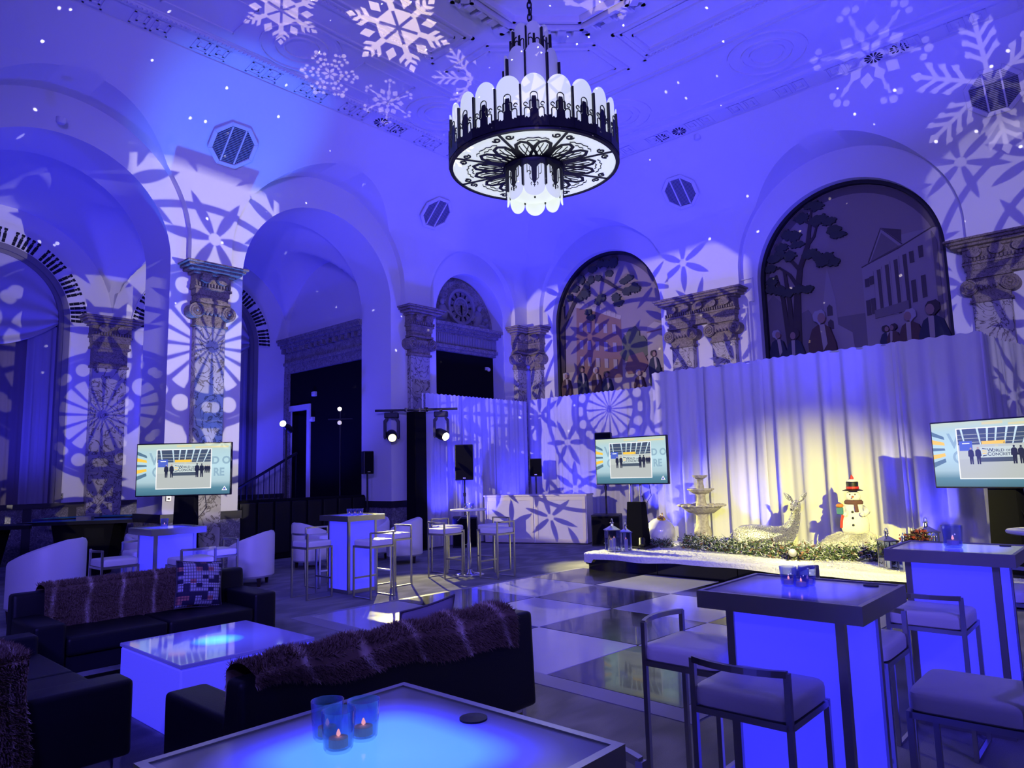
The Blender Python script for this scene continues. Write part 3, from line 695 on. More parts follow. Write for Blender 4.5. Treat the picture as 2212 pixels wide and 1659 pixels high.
for i, (c, r) in enumerate(WIN):
    lb = ['leftmost', 'middle'][i]
    w_ = struct(arch_band(TO, c, 5.1, r-.02, r+.10, -.05, .07, lo=1.2).build('window_%d' % (i+1), m_frame, bev=0))
    arch_band(TO, c, 5.1, r-.10, r-.02, -.12, .03, lo=1.2).build('window_frame', m_frame, w_)
    mb = MB(TO)
    for k in range(5): mb.box(c-r+.1+k*(2*r-.2)/4-.02, c-r+.1+k*(2*r-.2)/4+.02, -.24, -.2, 1.25, 5.1+.6*r)
    for k in range(5): mb.box(c-r, c+r, -.24, -.2, 1.8+k*.8, 1.84+k*.8)
    mb.build('glazing_bar', m_frame, w_)
    # plaster band; shade of its openings put in as dark raised pieces
    g = struct(arch_band(TO, c, 5.1, r+.10, r+.45, -.02, .05).build('trim_%d' % (12+i), plaster))
    mb = MB(TO); T_ = 54
    for k in range(T_):
        if k % 6 == 5: continue
        a = PI*(k+.5)/T_
        for (ra, rb, hw) in ((r+.12, r+.20, .028), (r+.205, r+.32, .030), (r+.325, r+.375, .020), (r+.38, r+.43, .032)):
            P = [(c+rr*math.cos(a)-s*hw*math.sin(a), 5.1+rr*math.sin(a)+s*hw*math.cos(a)) for rr, s in ((ra, -1), (rb, -1), (rb, 1), (ra, 1))]
            mb.prism(P, .045, .056, 'y')
    stuff(mb.build('opening_shade_piece', mat('opening_shade_dark', (.006, .006, .012), .9), g))
    # drapes: two side panels, sheer middle, swag in the arch
    for s in (-1, 1):
        p = [(c+s*(r-.04), YO+.1), (c+s*(r-.62), YO+.12)]
        d = drape(p, 1.22, 5.0, m_drape, 'window_drape', .05, 12, 40+i*4+s)
        tag(d, '%s hanging drape of the %s arched aisle window' % ('left' if s < 0 else 'right', lb), 'curtain', 'aisle window drapes')
    d = drape([(c-r+.1, YO+.17), (c+r-.1, YO+.17)], 1.22, 5.6, mat('dim_sheer', (.15, .12, .15), .9), 'window_drape', .03, 9, 60+i)
    tag(d, 'dim sheer cloth behind the side drapes of the %s aisle window' % lb, 'curtain', 'aisle window drapes')
    def sw(u, v, c=c, r=r):
        x = c+(u*2-1)*(r-.05); hh = math.sqrt(max(0, 1-(u*2-1)**2)); top = 5.1+hh*(r-.05)*1.0
        bot = 5.08-(.62*(1-(u*2-1)**2)); z = bot+(top-bot)*v
        fold_ = math.sin((v**.7)*26+(u-.5)**2*9)*.035*(1-v*.5)*(.35+hh*.65)
        return (x, YO+.05-fold_-.04*hh, z)
    d = MB().grid(sw, 40, 60).build('window_swag', m_swag, smooth=True); tag(d, 'gathered swag filling the arch top of the %s aisle window' % lb, 'curtain', 'window swags')
# stair rail, doorway furniture and dark furnishings of the aisle
t = thing('stair_railing', 'dark stair railing climbing towards the aisle doorway', 'railing', (7.6, 16.2, 0))
mb = MB(); mb.tube([(0, 0, 1.1), (2.1, 0, 2.25)], .035, 6); mb.build('handrail', m_blackp, t)
for k in range(15): x = .05+k*.145; MB().cyl((x, 0, 0), (x, 0, 1.1+x*.547), .011, 6).build('baluster', m_blackp, t)
t = thing('banquette_partition', 'low black tufted partition across the second arch', 'partition', (6.35, 13.35, 0))
MB().box(0, 3.4, 0, .28, 0, 1.2).build('body', m_black, t, bev=.03)
for k in range(9): MB().box(.02+k*.375, .36+k*.375, -.05, 0, .12, 1.15).build('tufted_panel', m_leather, t, bev=.03, seg=2)
for nm, p, l, c in (('wall_sensor', (XE-.05, 15.9, 3.75), 'small white wall sensor on the black aisle wall', 'sensor'), ('emergency_light', (XE-.08, 15.95, 3.1), 'white emergency light box beside the aisle doorway', 'light')):
    t = thing(nm, l, c, p); MB().box(-.05, .05, -.07, .07, -.06, .06).build('housing', m_white, t, bev=.012); MB().ball((-.05, 0, -.02), .03, 8, 6).build('lens', m_white, t)
# conduit near the second mural
mb = MB(TR); pts = [(6.15, .05, 2.5), (6.15, .05, 5.12), (6.04, .05, 5.12), (6.04, .05, 5.62), (6.36, .05, 5.62), (6.36, .05, 6.1)]
mb.tube(pts, .022, 6); mb.tube([(6.22, .05, 2.5), (6.22, .05, 5.0)], .018, 6)
tag(mb.build('conduit', plaster), 'thin painted conduit bending around the joined pilaster cornice', 'conduit')

for x, d, l in ((5.06, YL, 'wall outlet plate low on the pier behind the left screen'), (4.78, YO, 'dark wall outlet beside the leftmost aisle window drape')):
    t = thing('outlet_plate', l, 'outlet', (x, d-.012, 1.35)); MB().box(-.045, .045, -.006, .012, -.07, .07).build('plate', m_steel, t, bev=.004)
    for z in (-.03, .03): MB().box(-.018, .018, -.009, -.005, z-.014, z+.014).build('socket', m_blackp, t)
# ------------------------------------------------------------------ painted murals (flat work: panel with thin painted layers)
def pm(n, c): return mat('paint_'+n, c, .75)
P_SKY, P_BARK, P_LEAF, P_STONE, P_STONE2, P_LINE = pm('sky', (.30, .245, .205)), pm('bark', (.055, .04, .03)), pm('leaf', (.045, .05, .035)), pm('stone', (.34, .29, .25)), pm('stone_dark', (.20, .165, .14)), pm('line', (.09, .07, .06))
P_COAT, P_COAT2, P_SKIN, P_WIG, P_BRICK, P_GREEN, P_CREAM = pm('brown_coat', (.10, .055, .035)), pm('navy_coat', (.03, .035, .05)), pm('skin', (.32, .20, .14)), pm('white_hair', (.40, .36, .33)), pm('brick', (.25, .14, .095)), pm('green', (.12, .13, .06)), pm('cream', (.42, .36, .26))
def clip_arch(pts, r, sp=5.5):
    out = []
    for x, z in pts:
        x = max(-r, min(r, x))
        if z > sp and math.hypot(x, z-sp) > r: k = r/math.hypot(x, z-sp); x *= k; z = sp+(z-sp)*k
        out.append((x, z))
    return out
def mural(ac, r, label):
    t = thing('wall_mural', label, 'mural', TR(ac, -.28, 3.0))
    TT = lambda x, d, z: (-d, -x, z-3.0)
    mb = MB(TT); mb.prism([(r*math.cos(PI*k/40), 5.5+r*math.sin(PI*k/40)) for k in range(41)] + [(-r, 2.6), (r, 2.6)], -.02, 0, 'y'); mb.build('canvas', P_SKY, t)
    mb = MB(TT)
    for k in range(40):
        a, b = PI*k/40, PI*(k+1)/40; P = []
        for d in (0, .12):
            for rr, q in ((r-.07, a), (r, a), (r, b), (r-.07, b)): P.append((rr*math.cos(q), d, 5.5+rr*math.sin(q)))
        mb.add(P, [(7, 6, 5, 4), (4, 5, 1, 0), (3, 2, 6, 7), (0, 3, 7, 4), (0, 1, 2, 3)])
    for s in (-1, 1): mb.box(*sorted((s*r, s*(r-.07))), 0, .12, 2.6, 5.5)
    mb.build('frame', mat('mural_frame', (.012, .010, .012), .5), t)
    lv = [0]
    def paint(name, pts, m):
        lv[0] += 1; mb = MB(TT); mb.prism(clip_arch(pts, r-.075), 0, .0012*lv[0], 'y'); return mb.build(name, m, t)
    return t, paint, TT
def blob(cx, cz, rx, rz, rnd, n=13):
    return [(cx+rx*rnd.uniform(.72, 1.15)*math.cos(2*PI*k/n), cz+rz*rnd.uniform(.65, 1.2)*math.sin(2*PI*k/n)) for k in range(n)]
def limb(pts, ws):
    L = []; Rr = []
    for i, (x, z) in enumerate(pts):
        a = pts[max(0, i-1)]; b = pts[min(len(pts)-1, i+1)]; dx, dz = b[0]-a[0], b[1]-a[1]; q = math.hypot(dx, dz); nx, nz = -dz/q, dx/q
        L.append((x+nx*ws[i], z+nz*ws[i])); Rr.append((x-nx*ws[i], z-nz*ws[i]))
    return L + Rr[::-1]
def painted_person(paint, x, z, s, coat, hair, turn=1):
    paint('painted_coat', [(x-.20*s, z-1.2*s), (x-.24*s, z-.45*s), (x-.15*s, z-.20*s), (x-.05*s, z-.13*s), (x+.06*s, z-.13*s), (x+.16*s, z-.2*s), (x+.25*s, z-.5*s), (x+.30*s, z-1.2*s)], coat)
    paint('painted_shirt', [(x-.04*s+.03*turn, z-.13*s), (x+.05*s+.03*turn, z-.13*s), (x+.06*s+.05*turn, z-.5*s), (x-.02*s+.05*turn, z-.62*s)], P_CREAM)
    paint('painted_hair', blob(x-.015*turn, z+.015*s, .115*s, .135*s, random.Random(5), 12), hair)
    paint('painted_face', [(x+.07*s*math.cos(2*PI*k/10)+.03*turn*s, z-.01*s+.10*s*math.sin(2*PI*k/10)) for k in range(10)], P_SKIN)
rnd = random.Random(11)
t, paint, TT = mural(4.2, 1.75, 'large arched mural of a columned building, church steeple and tree')
paint('painted_haze', [(-1.7, 2.7), (1.7, 2.7), (1.7, 4.55), (-1.7, 4.55)], P_STONE2)
paint('painted_border', limb([((1.70-.10*abs(math.sin(a)))*math.cos(a), 5.5+1.60*math.sin(a)) for a in [PI*k/24 for k in range(25)]], [.085]*25), pm('border', (.14, .11, .10)))
paint('painted_house', [(-1.68, 3.6), (-1.68, 5.1), (-1.55, 5.24), (-1.31, 4.98), (-1.33, 3.6)], P_STONE2)
paint('painted_roof', [(-1.3, 4.55), (-1.06, 4.72), (-.84, 4.80), (-.5, 4.2), (-.5, 3.6), (-1.3, 3.6)], P_STONE2)
paint('painted_steeple', [(-.41, 5.6), (-.52, 4.94), (-.56, 3.7), (-.26, 3.7), (-.29, 4.93)], P_STONE)
paint('painted_church', [(-.28, 4.40), (-.02, 4.20), (.02, 3.5), (-.5, 3.5), (-.5, 4.2)], P_STONE)
paint('painted_window', [(-.47, 4.60), (-.36, 4.60), (-.36, 4.78), (-.415, 4.84), (-.47, 4.78)], P_LINE); paint('painted_window', [(-.47, 4.32), (-.36, 4.32), (-.36, 4.48), (-.415, 4.53), (-.47, 4.48)], P_LINE)
paint('painted_hall', [(.25, 5.45), (.24, 3.5), (1.62, 3.5), (1.62, 5.95), (1.5, 5.96), (.99, 5.95), (.96, 5.69), (.37, 5.50)], P_STONE)
paint('painted_pediment', [(.37, 5.52), (.65, 6.15), (.99, 5.76)], P_STONE)
paint('painted_gable', [(.42, 5.54), (.655, 6.07), (.94, 5.74)], P_STONE2); paint('painted_roof', [(.66, 6.17), (1.0, 6.05), (.99, 5.80)], P_LINE)
paint('painted_line', limb([(.25, 5.46), (.38, 5.51), (.99, 5.73), (1.55, 5.98)], [.012]*4), P_LINE)
paint('painted_line', limb([(.38, 5.53), (.65, 6.16), (1.0, 5.76)], [.012]*3), P_LINE)
for x in (.45, .60, .76, .92): 
    paint('painted_shadow', [(x, 4.42), (x+.13, 4.44), (x+.13, 5.36+(x-.45)*.42), (x, 5.34+(x-.45)*.42)], P_LINE)
    paint('painted_column', [(x, 4.42), (x+.075, 4.43), (x+.065, 5.36+(x-.45)*.42), (x+.005, 5.34+(x-.45)*.42)], P_STONE)
for x, z, h in ((1.1, 5.36, .22), (1.26, 5.43, .22), (1.09, 4.60, .42), (1.26, 4.66, .42), (.29, 5.05, .16), (.375, 5.08, .16), (.28, 4.48, .3), (.37, 4.5, .3)):
    paint('painted_window', [(x, z), (x+.075, z+.01), (x+.075, z+h+.01), (x, z+h)], P_LINE)
paint('painted_balcony', [(.42, 4.40), (1.02, 4.47), (1.02, 4.66), (.42, 4.56)], P_STONE2)
paint('painted_edge', [(1.5, 4.2), (1.58, 4.2), (1.58, 5.7), (1.5, 5.9)], P_STONE2)
for pts, ws in (([(-1.12, 3.9), (-1.08, 4.5), (-1.02, 5.2), (-.93, 5.7), (-.74, 6.15), (-.66, 6.6), (-.60, 6.95)], [.11, .085, .065, .055, .045, .03, .015]), ([(-1.2, 3.9), (-1.2, 5.0), (-1.26, 5.7)], [.06, .045, .03]), ([(-1.25, 4.0), (-1.33, 5.1), (-1.45, 5.65)], [.05, .04, .025]),
        ([(-.95, 5.68), (-1.1, 5.9), (-1.2, 6.1)], [.04, .03, .015]), ([(-.74, 6.15), (-.6, 6.3), (-.5, 6.6)], [.03, .022, .012]), ([(-1.0, 5.3), (-1.15, 5.6), (-1.35, 5.8), (-1.6, 5.75)], [.035, .03, .02, .012]), ([(-.93, 5.75), (-.8, 5.9), (-.7, 5.95)], [.035, .025, .02]), ([(-.66, 6.6), (-.8, 6.7), (-.9, 6.72)], [.025, .018, .01])):
    paint('painted_branch', limb(pts, ws), P_BARK)
for x, z in ((-.49, 6.92), (-.60, 6.98), (-.82, 6.75), (-.54, 6.61), (-.42, 6.64), (-.27, 6.54), (-.20, 6.34), (-.12, 6.22), (-1.13, 6.46), (-1.0, 6.4), (-.95, 6.21), (-1.28, 6.22), (-1.32, 6.08), (-.69, 5.95), (-.55, 5.86), (-.36, 5.80), (-.25, 5.68), (-1.12, 6.0), (-1.55, 5.82), (-1.53, 5.52), (-1.0, 5.25), (-1.38, 5.3), (-1.56, 5.36), (-1.2, 5.22), (-.8, 5.22), (-1.45, 6.0), (-.48, 5.72)):
    paint('painted_leaves', blob(x, z, rnd.uniform(.11, .17), rnd.uniform(.08, .12), rnd, 26), P_LEAF)
painted_person(paint, -1.50, 4.36, .75, P_COAT2, P_WIG); painted_person(paint, -1.14, 4.30, .8, P_COAT2, P_BARK, -1)
painted_person(paint, -.60, 4.58, 1.1, P_COAT, P_WIG); painted_person(paint, .60, 4.16, .5, P_COAT2, P_BARK); painted_person(paint, .72, 4.17, .5, P_COAT, P_BARK, -1)
painted_person(paint, 1.02, 4.35, .9, P_COAT, P_WIG, -1); painted_person(paint, 1.40, 4.42, 1.05, P_COAT2, P_BARK, -1)
t, paint, TT = mural(9.95, 1.64, 'arched mural of a brick building crossed by projected flower patterns')
paint('painted_border', limb([((1.60-.10*abs(math.sin(a)))*math.cos(a), 5.5+1.50*math.sin(a)) for a in [PI*k/24 for k in range(25)]], [.085]*25), pm('border', (.14, .11, .10)))
paint('painted_ground', [(-1.6, 2.7), (1.6, 2.7), (1.6, 4.2), (-1.6, 4.2)], P_CREAM)
paint('painted_building', [(-1.03, 5.94), (-.54, 5.78), (.34, 5.38), (.32, 3.9), (-1.11, 3.9)], P_BRICK)
paint('painted_cornice', limb([(-1.05, 5.95), (-.54, 5.79), (.34, 5.40)], [.05]*3), P_CREAM)
for k in range(9): x = -.98+k*.14; paint('painted_baluster', [(x, 5.95-k*.062), (x+.05, 5.93-k*.062), (x+.05, 6.05-k*.062), (x, 6.07-k*.062)], P_CREAM)
for zz in (5.05, 4.58, 4.15):
    for x in (-.95, -.71, -.45, -.19, .08): paint('painted_window', [(x, zz-x*.2), (x+.11, zz-.02-x*.2), (x+.11, zz+.22-x*.2), (x, zz+.24-x*.2)], P_STONE)
for x, z in ((.56, 4.75), (.7, 4.9), (.86, 4.72), (.5, 4.5), (.75, 4.5), (.98, 4.5)): paint('painted_trees', blob(x, z, .2, .2, rnd, 14), P_GREEN)
paint('painted_house', [(1.08, 4.0), (1.1, 5.03), (1.3, 5.14), (1.55, 5.05), (1.55, 4.0)], P_CREAM); paint('painted_line', limb([(1.08, 4.9), (1.55, 4.93)], [.02, .02]), P_BRICK)
paint('painted_wagon', [(.42, 4.1), (.55, 4.4), (.95, 4.45), (1.1, 4.15), (.95, 3.95), (.5, 3.95)], P_BRICK)
for pts, ws in (([(-1.5, 5.4), (-1.1, 6.0), (-.7, 6.4), (-.3, 6.6)], [.06, .05, .035, .02]), ([(-.2, 6.5), (.0, 6.38), (.3, 6.15), (.5, 6.05), (.7, 6.0)], [.035, .04, .03, .025, .012]), ([(-1.55, 4.2), (-1.5, 5.4), (-1.45, 6.0)], [.1, .08, .05])):
    paint('painted_branch', limb(pts, ws), P_BARK)
for x, z in ((-.45, 6.81), (-.2, 6.9), (-.01, 6.86), (.21, 6.85), (-.28, 6.55), (.06, 6.6), (-.65, 6.4), (-.5, 6.55), (.51, 6.31), (.64, 6.36), (.87, 6.03), (.78, 6.08), (.24, 5.93), (.3, 5.78), (-.31, 5.93), (-.2, 6.0), (-.55, 5.55), (-.81, 6.6), (.58, 6.02), (-1.0, 6.4), (-1.2, 6.2), (-.7, 6.2), (-.62, 5.7), (-.9, 6.1)):
    paint('painted_leaves', blob(x, z, rnd.uniform(.10, .16), rnd.uniform(.08, .13), rnd, 26), P_LEAF)
for x, z, c in ((-.89, 4.21, P_COAT2), (-.44, 4.14, P_COAT), (-.12, 4.0, P_COAT2), (.83, 3.94, P_COAT), (1.27, 4.35, P_COAT2), (-1.4, 4.1, P_COAT)): painted_person(paint, x, z, .62, c, P_WIG if c is P_COAT else P_BARK)

# ------------------------------------------------------------------ chandelier
m_opal = mat('opal_glass', (.40, .41, .38), .4, emis=(.80, .88, .86), estr=.66)
m_opal_d = mat('opal_glass_dim', (.62, .62, .70), .35, emis=(.55, .56, .72), estr=.10)
m_opal_b = mat('opal_glass_bottom', (.75, .78, .76), .4, emis=(.80, .88, .86), estr=.72)
ch = thing('chandelier', 'tiered white glass chandelier with black metal tracery on a chain', 'chandelier', (6.84, 5.69, 5.59))
def arch_panel(w_, h, bulge, n=12, th=.012, flip=False):
    """upright bowed panel with a rounded top, base at z=0, facing +x"""
    mb = MB(); rows = []
    pr = [(-w_/2, 0), (-w_/2, h-w_*.5)] + [(-w_/2*math.cos(PI*k/n), h-w_*.5+w_*.5*math.sin(PI*k/n)) for k in range(1, n)] + [(w_/2, h-w_*.5), (w_/2, 0)]
    half = [(x, z) for x, z in pr if x <= 1e-6]
    K = 6
    zs = [0, .5*(h-w_*.5), h-w_*.5] + [h-w_*.5+w_*.5*math.sin(PI/2*k/8) for k in range(1, 9)]
    def f(u, v):
        i = v*(len(zs)-1); z = zs[int(round(i))]; hw = w_/2 if z <= h-w_*.5 else math.sqrt(max(0, (w_*.5)**2-(z-h+w_*.5)**2))
        y = (u*2-1)*hw; return (bulge*(1-(y/(w_/2))**2), y, -z if flip else z)
    mb.grid(f, K, len(zs)-1)
    return mb.mesh('panel', smooth=True)
def ring_tier(name, n, R, z0, h, mat_, bulge, ph=0.0, flip=False, orn=None, fin=True, gap=.97):
    w_ = 2*R*math.tan(PI/n)*gap; me = arch_panel(w_, h, bulge, flip=flip)
    fm = MB().box(-.008, .035, -.011, .011, 0 if not flip else -h+w_*.55, (h-w_*.45) if not flip else 0).mesh('fin')
    for k in range(n):
        a = 2*PI*k/n+ph; o = obj(name, me, mat_, ch); o.location = (R*math.cos(a), R*math.sin(a), z0); o.rotation_euler = (0, 0, a)
        if orn: q = obj('tracery', orn, m_dmetal, o); 
        if fin:
            b = a+PI/n; q = obj('fin', fm, m_dmetal, ch); q.location = (R/math.cos(PI/n)*math.cos(b), R/math.cos(PI/n)*math.sin(b), z0); q.rotation_euler = (0, 0, b)
    return w_
def strip(mb, pts, wd, x):   # flat metal line on the panel face (y,z) at bulge offset x
    P = limb(pts, [wd/2]*len(pts)); mb.prism(P, x-.004, x+.006, 'x')
def arcpts(cy, cz, r, a0, a1, n=10): return [(cy+r*math.cos(a0+(a1-a0)*k/n), cz+r*math.sin(a0+(a1-a0)*k/n)) for k in range(n+1)]
# main drum tracery: dark base rising as a stepped tower with scrolls
w0 = 2*1.075*math.tan(PI/22)*.97; x0 = .036
mb = MB()
prof = [(-w0/2, 0), (-w0/2, .13), (-.118, .135), (-.112, .10), (-.09, .12), (-.07, .10), (-.052, .115), (-.05, .20), (-.030, .22), (-.030, .33), (-.022, .37), (.022, .37), (.030, .33), (.030, .22), (.05, .20), (.052, .115), (.07, .10), (.09, .12), (.112, .10), (.118, .135), (w0/2, .13), (w0/2, 0)]
mb.prism(prof, x0-.010, x0+.004, 'x')
for s in (-1, 1):
    strip(mb, [(s*.115, .10), (s*.115, .20)]+arcpts(s*.085, .20, .03, 0 if s > 0 else PI, PI/2, 5)+[(s*.055, .22)], .011, x0)
    strip(mb, [(s*.055, .20), (s*.055, .30)]+[(s*.045, .32), (s*.032, .31)], .011, x0)
    strip(mb, arcpts(s*.10, .27, .022, 0, 5.2, 10), .009, x0)
strip(mb, [(-.042, .22), (-.042, .38)]+arcpts(0, .38, .042, PI, 0, 10)+[(.042, .22)], .008, x0)
orn_main = mb.mesh('tracery')
ring_tier('main_panel', 22, 1.075, .02, .66, m_opal, .028, PI/22, orn=orn_main)
mb = MB(); mb.lathe([(1.06, .03), (1.10, .04), (1.118, 0), (1.11, -.02), (1.065, -.022), (1.065, -.005)], 72, cap=False); mb.build('rim', m_dmetal, ch, smooth='auto')
MB().lathe([(.05, .10), (1.05, .10), (1.05, .09), (.05, .09)], 48).build('inner_plate', m_opal_b, ch)
MB().lathe([(.30, -.005), (1.07, -.005), (1.07, .008), (.30, .008)], 64, cap=False).build('bottom_disc', m_opal_b, ch)
# underside tracery, one ornament per sector
mb = MB()
def flatline(pts, wd): mb.prism(limb(pts, [wd/2]*len(pts)), -.018, -.008)
flatline([(.30, 0), (1.07, 0)], .034)
for s in (-1, 1):
    flatline([(.98+.0*k-(.055-.0028*k)*math.sin(k*.5)*1.0-.03, s*(.085+(.055-.0028*k)*math.cos(k*.5)*1.0)) for k in range(16)], .020)
def rad(r, a): return (r*math.cos(a), r*math.sin(a))
hA = PI/8
for s in (-1, 1):   # big dark petals either side of the bar
    pet = [rad(.36, s*.10), rad(.60, s*.05), rad(.74, s*.10), rad(.80, s*.20), rad(.76, s*.30), rad(.66, s*.36), rad(.56, hA*s)]
    flatline(pet, .045)
    flatline([rad(.40, s*.08), rad(.52, s*.22), rad(.66, s*.30)], .012); flatline([rad(.42, s*.2), rad(.56, s*.15), rad(.70, s*.14)], .010); flatline([rad(.48, s*.3), rad(.6, s*.25), rad(.73, s*.22)], .008)
    flatline([rad(.84, s*.16), rad(.87, s*.22), rad(.855, s*.27), rad(.885, s*.32), rad(.87, s*hA)], .008); flatline([rad(.80, s*.30), rad(.82, s*.34), rad(.80, s*hA)], .008)
    flatline([rad(.32, s*.12), rad(.42, s*.30), rad(.50, s*.34), rad(.56, s*hA)], .04)
flatline([rad(.30+.10, a) for a in [(-1+2*k/12)*hA for k in range(13)]], .028)
orn_b = mb.mesh('bottom_tracery')
for k in range(8): o = obj('bottom_tracery', orn_b, m_dmetal, ch); o.rotation_euler = (0, 0, k*PI/4+.30)
# lower lantern
mb = MB(); mb.lathe([(.38, 0), (.40, -.03), (.385, -.07), (.36, -.10), (.345, -.10)], 40, cap=False); mb.build('collar', m_dmetal, ch, smooth='auto')
mb = MB(); x1 = .034; wl = 2*.34*math.tan(PI/8)
mb.prism([(-wl/2, -.02), (-wl/2, -.12), (-.10, -.07), (-.06, -.10), (-.035, -.13), (-.03, -.30), (-.012, -.34), (.012, -.34), (.03, -.30), (.035, -.13), (.06, -.10), (.10, -.07), (wl/2, -.12), (wl/2, -.02)], x1, x1+.012, 'x')
for s in (-1, 1):
    strip(mb, [(s*.09, -.08), (s*.09, -.20)]+arcpts(s*.065, -.20, .025, 0 if s > 0 else PI, -PI/2, 5), .007, x1+.006); strip(mb, [(s*.055, -.12), (s*.055, -.27)]+[(s*.035, -.30)], .007, x1+.006)
    strip(mb, [(s*.03, -.33), (s*.045, -.345), (s*.04, -.37)], .008, x1+.006)
strip(mb, [(0, -.33), (0, -.39)], .01, x1+.006); strip(mb, [(-.016, -.365), (.016, -.365)], .006, x1+.006)
ring_tier('lantern_panel', 8, .335, -.02, .50, m_opal, .03, .30+PI/8, True, orn=mb.mesh('tracery'))
mb = MB(); mb.lathe([(.0, -.385), (.15, -.39), (.29, -.375), (.31, -.36)], 32); mb.build('lantern_bottom', m_opal, ch, smooth=True)
MB().ball((0, 0, -.40), .014, 8, 6).build('finial', m_dmetal, ch)
# upper tiers
mb = MB(); x2 = .032
strip(mb, [(-.045, .0), (-.045, .16)]+arcpts(0, .16, .045, PI, 0, 8)+[(.045, 0)], .007, x2)
strip(mb, [(0, .02), (-.012, .07), (.012, .12), (0, .17)], .012, x2); mb.prism([(-.13, 0), (-.13, .06), (-.09, .03), (-.05, .07), (.05, .07), (.09, .03), (.13, .06), (.13, 0)], x2-.015, x2-.005, 'x')
ring_tier('upper_panel', 8, .335, .68, .86, m_opal_d, .028, .1, orn=mb.mesh('tracery'))
mb = MB()
for y_ in (-.045, .045): strip(mb, [(y_-.028, 0), (y_-.028, .15)]+arcpts(y_, .15, .028, PI, 0, 8)+[(y_+.028, 0)], .010, .024)
strip(mb, [(-.075, .0), (-.075, .2)]+arcpts(-.04, .2, .035, PI, PI/2, 4), .010, .024); mb.box(.012, .03, -.014, .014, 0, .24)
ring_tier('crown_panel', 8, .235, 1.50, .42, m_opal_d, .02, .1, orn=mb.mesh('tracery'))
MB().lathe([(.9, .10), (1.05, .12), (1.05, .10)], 40).build('drum_top', m_dmetal, ch)
mb = MB(); mb.lathe([(.33, .66), (.36, .70), (.33, .72)], 24); mb.lathe([(.24, 1.48), (.26, 1.52), (.24, 1.54)], 24); mb.build('tier_ring', m_dmetal, ch)
mb = MB(); mb.lathe([(.0, 1.93), (.12, 1.86), (.20, 1.78)], 20); mb.lathe([(.02, 1.78), (.02, 2.02)], 10); mb.build('crown_cap', m_dmetal, ch)
lk = MB(); lk.tube([(.028*math.cos(a), 0, .055*math.sin(a)) for a in [2*PI*k/14 for k in range(14)]], .011, 5, close=True); lkm = lk.mesh('chain_link', smooth=True)
for k in range(11):
    o = obj('chain_link', lkm, m_dmetal, ch); o.location = (0, 0, 2.05+k*.088); o.rotation_euler = (0, 0, (k % 2)*PI/2+.4)
MB().tube([(.03, .02, 1.95), (.05, .0, 2.3), (.02, .03, 2.6), (.04, 0, 2.94)], .008, 5).build('supply_wire', m_dmetal, ch)
d = bpy.data.lights.new('chandelier_glow', 'POINT'); d.energy = 14; d.color = (.95, 1, 1); d.shadow_soft_size = .5
o = bpy.data.objects.new('chandelier_glow', d); COL.objects.link(o); o.location = (6.84, 5.69, 4.6); 
# ------------------------------------------------------------------ dance floor
m_tw = mat('tile_white', (.50, .49, .52), .14, coat=.2); m_tb = mat('tile_black', (.014, .013, .012), .16, coat=.3)
for m in (m_tw, m_tb):
    n_ = tex(m.node_tree, 'ShaderNodeTexNoise', 3.0, Detail=6.0); r_ = X(m.node_tree, n_.outputs[0])*.22 + .06
    m.node_tree.links.new(r_.v, m.node_tree.nodes['Principled BSDF'].inputs['Roughness'])
DA = R_(-2.99); DO = Vector((4.677, 7.462, 0)); TS = 1.235
df = thing('dance_floor', 'black and white checkered dance floor laid on the carpet', 'dance floor', DO, DA)
me_w = MB().box(.004, TS-.004, -TS+.004, -.004, 0, .022).mesh('tile', bev=.004)
me_b = me_w.copy()
for i in range(4):
    for j in range(4):
        o = obj('tile', me_w if (i+j) % 2 == 0 else me_b, m_tw if (i+j) % 2 == 0 else m_tb, df); o.location = (i*TS, -j*TS, 0)
m_ramp = mat('ramp_grey', (.30, .29, .30), .35)
W4 = 4*TS; rw = .17
for poly in ([(-rw, rw), (W4, rw), (W4, 0), (0, 0)], [(-rw, rw), (0, 0), (0, -W4), (-rw, -W4-rw)], [(-rw, -W4-rw), (0, -W4), (W4, -W4), (W4, -W4-rw)]):
    mb = MB(); q = [(x, y, .022 if (0 <= x <= W4 and -W4 <= y <= 0) else .004) for x, y in poly]
    mb.add(q+[(x, y, 0) for x, y in poly], [(0, 1, 2, 3), (7, 6, 5, 4), (0, 4, 5, 1), (1, 5, 6, 2), (2, 6, 7, 3), (3, 7, 4, 0)]); mb.build('edge_ramp', m_ramp, df)

